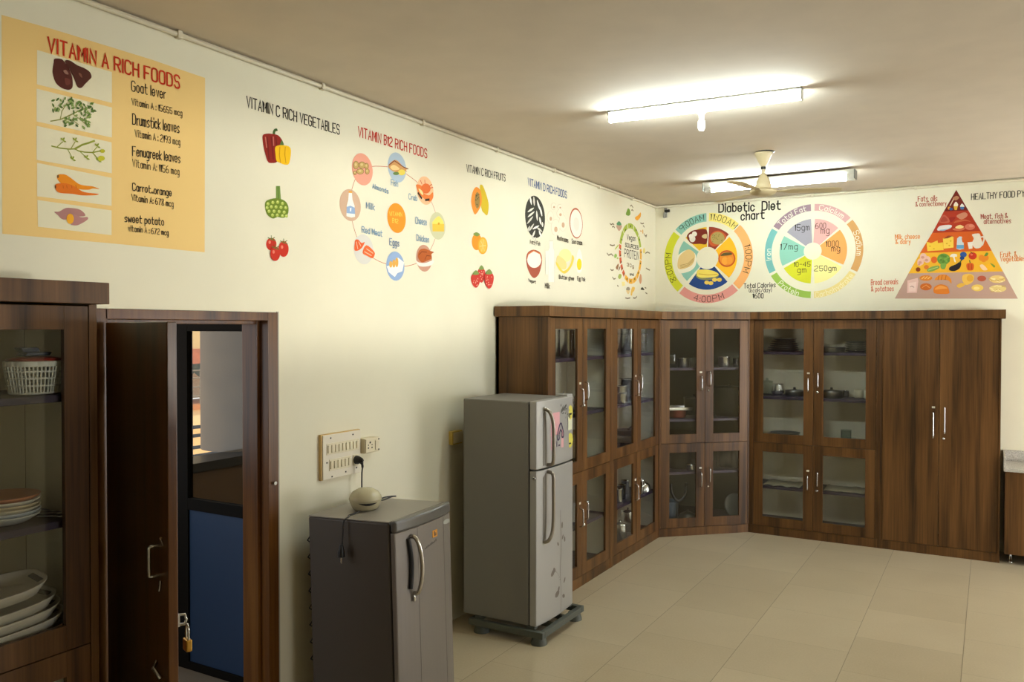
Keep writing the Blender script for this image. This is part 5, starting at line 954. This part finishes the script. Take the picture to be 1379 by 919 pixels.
# -- back wall cabinet
ORD = ('lowest', 'second from the bottom', 'third from the bottom', 'fourth from the bottom', 'fifth from the bottom', 'topmost')
p = on(1054, 'B', .22, S1)
for k_i in range(6): plate('steel_tray_plate', 'dark steel plate, %s in the untidy pile of the back cabinet' % ORD[k_i], (p[0]+rnd.uniform(-.022, .022), p[1], p[2]+.0205*k_i), .15-.008*k_i, M_DSTEEL, 'pile of dark steel plates')
plate('steel_tray_plate', 'flat steel plate right of the dark pile on the top shelf', on(1091, 'B', .145, S1), .085, M_DSTEEL, None)
p = on(1119, 'B', .28, S1); openpot('frying_pan', 'dark shallow pan on the top shelf behind the right back door', 'pan', p, .12, .045, M_DSTEEL, None, .15, rz=R(160))
p = on(1153, 'B', .15, S1)
for k_i in range(5): plate('steel_plate', 'steel plate, %s in the neat stack, right back door' % (ORD[:4]+('topmost',))[k_i], (p[0], p[1], p[2]+.021*k_i), .105, M_STEEL, 'stacked steel plates')
cyl('glass_jar', 'clear lidded glass jar at the left of the back cabinet middle shelf', 'jar', on(1033, 'B', .31, S2), .055, .13, M_CLEAR, lid=True)
t = thing('steel_pot', 'round bellied steel pot beside the glass jar in the back cabinet', 'pot', on(1047.5, 'B', .14, S2)); MB().lathe([(0, 0), (.045, 0), (.062, .03), (.064, .055), (.05, .095), (.052, .105), (.046, .1), (0, .09)], (0, 0, 0), 28).build('body', M_STEEL, t)
cyl('steel_box', 'flat round steel tin on the middle shelf right of the pot', 'tin', on(1070, 'B', .18, S2), .085, .04, M_DSTEEL, lid=True); cyl('steel_box', 'wide flat dark tin on the middle shelf, right back door', 'tin', on(1120, 'B', .25, S2), .1, .055, M_DSTEEL, lid=True)
openpot('steel_cup', 'small shiny steel cup between the dark tin and the white mug', 'cup', on(1138.5, 'B', .12, S2), .034, .06, M_STEEL)
def mug(px, lab, dp):
    t = thing('mug', lab, 'mug', on(px, 'B', dp, S2)); MB().lathe([(0, 0), (.038, 0), (.042, .01), (.042, .075), (.038, .076), (.036, .01), (0, .008)], (0, 0, 0), 24).build('body', mat('cream_ceramic', (214, 210, 190), .3), t); MB().tube(smooth_path([(.04, 0, .06), (.062, 0, .055), (.066, 0, .035), (.055, 0, .016), (.04, 0, .018)], 4), .005, 8).build('handle', mat('cream_ceramic', (214, 210, 190), .3), t)
mug(1157, 'white mug on the middle shelf, right of the small steel cup', .14); mug(1170, 'white mug partly behind the right door frame, last on the shelf', .2)
p = on(1052, 'B', .2, S3)
for k_i in range(3): plate('steel_plate', 'large flat steel plate below the glass jar, %s of three' % ('lowest', 'middle', 'topmost')[k_i], (p[0]+.02*k_i, p[1], p[2]+.021*k_i), .16-.01*k_i, M_DSTEEL, 'large plates')
openpot('drinking_glass', 'clear drinking glass standing behind the two small white bowls', 'glass', on(1140, 'B', .24, S3), .045, .12, M_CLEAR); openpot('white_bowl', 'small white bowl in front of the drinking glass, left one', 'bowl', on(1139, 'B', .12, S3), .027, .034, M_WHITE, 'small white bowls'); openpot('white_bowl', 'small white bowl in front of the drinking glass, right one', 'bowl', on(1149, 'B', .12, S3), .027, .034, M_WHITE, 'small white bowls')
def wavy(px0, px1, lab, s_):
    a = on(px0, 'B', .35, S4)[0]; b = on(px1, 'B', .35, S4)[0]; mb = MB(); n = 16; rr = random.Random(s_); vs = []
    for k in range(n+1):
        x = a+(b-a)*k/n; zz = .03*abs(math.sin(k*.55+s_))+.004
        vs += [(x, -.06-.0*k, S4+.001), (x, -.10+.02*math.sin(k*.5+s_), S4+zz*.4+.002), (x, -.39+.04*abs(math.sin(k*.55+s_)), S4+.002+.008*abs(math.sin(k*.6)))]
    fs = []
    for k in range(n): fs += [(3*k, 3*k+3, 3*k+4, 3*k+1), (3*k+1, 3*k+4, 3*k+5, 3*k+2)]
    mb._add(vs, fs, 0, True); o = mb.build('shelf_paper', mat('grey_paper', (150, 146, 128), .8)); so_ = o.modifiers.new('thick', 'SOLIDIFY'); so_.thickness = .001; so_.offset = 1; tag(o, lab, 'paper')
wavy(1028, 1078, 'crumpled grey paper on the lower back shelf, left door', 0.3); wavy(1110, 1166, 'crumpled grey paper on the lower back shelf, right door', 1.7)
# -- near cabinet
p = on(47, 'L', .31, S1+.003); bk = thing('plastic_basket', 'white slotted plastic basket with red lid in the near cabinet', 'basket', p); bk.scale = (.93, .93, .95)
WB = mat('white_basket', (206, 206, 196), .45)
k = MB(); n = 48
for i in range(n):
    a = 2*math.pi*i/n; rr_ = 1+.05*abs(math.cos(a*4)); rr2 = rr_
    x0, y0, x1, y1 = .072*math.cos(a)*rr_, .082*math.sin(a)*rr_, .088*math.cos(a)*rr_, .099*math.sin(a)*rr_
    k.tube([(x0, y0, .002), ((x0+x1)/2, (y0+y1)/2, .05), (x1, y1, .098)], .0036, 6)
for zz, f_ in ((.004, .0), (.03, .28), (.056, .55), (.08, .8)): k.tube([((.072+.016*f_)*math.cos(a)*(1+.05*abs(math.cos(a*4))), (.082+.017*f_)*math.sin(a)*(1+.05*abs(math.cos(a*4))), zz) for a in [2*math.pi*i/64 for i in range(64)]], .004, 6, closed=True)
k.lathe([(0, 0), (.074, 0), (.074, .003), (0, .003)], (0, 0, 0), 32, sy=1.12)
k.build('body', WB, bk)
k = MB(); k.prism([((.09)*math.cos(a)*(1+.05*abs(math.cos(a*4))), .101*math.sin(a)*(1+.05*abs(math.cos(a*4))), .096) for a in [2*math.pi*i/64 for i in range(64)]], (0, 0, .02)); k.build('rim', WB, bk, .003)
k = MB(); k.lathe([(.085, .1165), (.083, .124), (.05, .13), (0, .132)], (0, 0, 0), 36, sy=1.12); k.build('lid', mat('red_lid', (138, 46, 38), .4), bk)
o = MB().prism([(-.03, -.045, 0), (.03, -.045, 0), (.03, .04, 0), (-.03, .04, 0)], (0, .01, .012)).prism([(-.025, -.045, .012), (.025, -.045, .012), (.02, .015, .012), (-.02, .015, .012)], (0, -.008, .016)).build('blue_scraper', mat('dark_blue_plastic', (56, 66, 84), .5), None, .004); o.location = (p[0], p[1]-.005, p[2]+.127); tag(o, 'dark blue plastic piece lying on the red basket lid', 'kitchen tool')
ORD_ = ('lowest', 'second from the bottom', 'third from the bottom', 'fourth from the bottom', 'fifth from the bottom', 'topmost')
p = on(2, 'L', .26, S2)
for k_i, cl_ in enumerate(((206, 206, 202), (196, 204, 214), (218, 210, 186), (206, 190, 160), (216, 212, 204), (190, 120, 84))): plate('melamine_plate', '%s round melamine plate, %s in the near cabinet stack' % (('white', 'pale blue', 'cream', 'tan', 'off-white', 'terracotta')[k_i], ORD_[k_i]), (p[0], p[1], p[2]+.0125*k_i), .112, mat('melamine', cl_, .35), 'stacked melamine plates', .03)
p = on(25, 'L', .16, S2); o = MB().lathe([(0, 0), (.03, .0), (.04, .018), (.036, .02), (0, .006)], (0, 0, 0), 24).build('orange_dish', mat('orange_plastic', (206, 92, 36), .4)); o.location = p; tag(o, 'small orange dish beside the melamine plates', 'dish')
for i, (px, dp, a) in enumerate(((68, .345, 30), (66, .295, 36), (60, .24, 24))):
    p = on(px, 'L', dp, S2+.006); t = thing('spoon', 'steel spoon on the near cabinet shelf, %s' % ('closest to the plates', 'middle of the three', 'closest to the door frame')[i], 'spoon', p, R(a), 'spoons in the near cabinet'); t.scale = (.72, .72, .72)
    MB().tube([(-.07, 0, .0), (.03, 0, .003)], [.004, .003], 6).build('handle', M_STEEL, t); MB().lathe([(0, 0), (.012, .001), (.016, .005), (0, .004)], (.05, 0, -.002), 16, sx=1.5).build('bowl', M_STEEL, t)
TW = mat('white_melamine', (214, 208, 196), .35)
def otray(loc, sc_, tilt, rz, lab):
    t = thing('handled_tray', lab, 'tray', loc, rz, 'white handled trays'); t.rotation_euler = (R(tilt[0]), R(tilt[1]), rz)
    def pt(a, r): 
        c_, s_ = math.cos(a), math.sin(a); return (r*.117*sc_*math.copysign(abs(c_)**.6, c_), r*.19*sc_*math.copysign(abs(s_)**.75, s_))
    n = 48; k = MB(); rings = [(.8, .004), (.86, .008), (1.0, .038), (1.03, .04), (1.03, .036), (.87, .002), (.8, 0)]
    vs = []; fs = []
    for r, zz in rings:
        for i in range(n): x, y = pt(2*math.pi*i/n, r); vs.append((x, y, zz+.012*abs(y/.2)**3))
    for j in range(len(rings)-1):
        for i in range(n): fs.append((j*n+i, j*n+(i+1) % n, (j+1)*n+(i+1) % n, (j+1)*n+i))
    k._add(vs, fs, 0, True); k._add(vs[:n], [tuple(range(n))], 0); k._add(vs[-n:], [tuple(range(n-1, -1, -1))], 0); k.build('body', TW, t)
    for s_ in (-1, 1):
        g = MB(); g.prism([(-.04, s_*.170*sc_-.009, .031), (.04, s_*.170*sc_-.009, .031), (.04, s_*.170*sc_+.009, .037), (-.04, s_*.170*sc_+.009, .037)], (0, 0, .003)); g.build('hand_hole', mat('dark_hand_hole', (84, 78, 68), .7), t, .002)
    return t
p = on(0, 'L', .285, S3)
for k_i in range(4): otray((p[0]+.002*k_i, p[1]-.005*k_i+.002, p[2]+.014+.033*k_i), 1-.04*k_i, (2+.3*k_i, 0), R(1.2*k_i), ('white melamine tray at the bottom of the pile in the near cabinet', 'second white tray from the bottom of the near cabinet pile', 'third white tray from the bottom of the near cabinet pile', 'topmost curved tray of the pile below the flat one')[k_i])
otray((p[0]-.01, p[1]-.045, p[2]+.168), .9, (5, 4), R(-8), 'square white tray resting tilted on top of the tray pile')
p = on(70, 'L', .27, S3); tag(MB().box((-.14, -.16, 0), (.12, -.015, .003)).build('yellow_mat', mat('yellow_mat', (196, 170, 92), .7)), 'yellow mat under the white trays', 'mat').location = p
p = at(5, 760, 0, .055); tag(MB().box((0, -.07, -.06), (.02, .06, .06)).build('white_box', mat('cream_box', (196, 184, 152), .6), None, .004), 'flat cream box standing against the near cabinet back', 'box').location = (p.x-.007, p.y, S3+.061)
p = on(79, 'L', .35, S4); openpot('white_container', 'white container just showing at the lower edge of the near cabinet', 'container', p, .045, .33, M_WHITE)
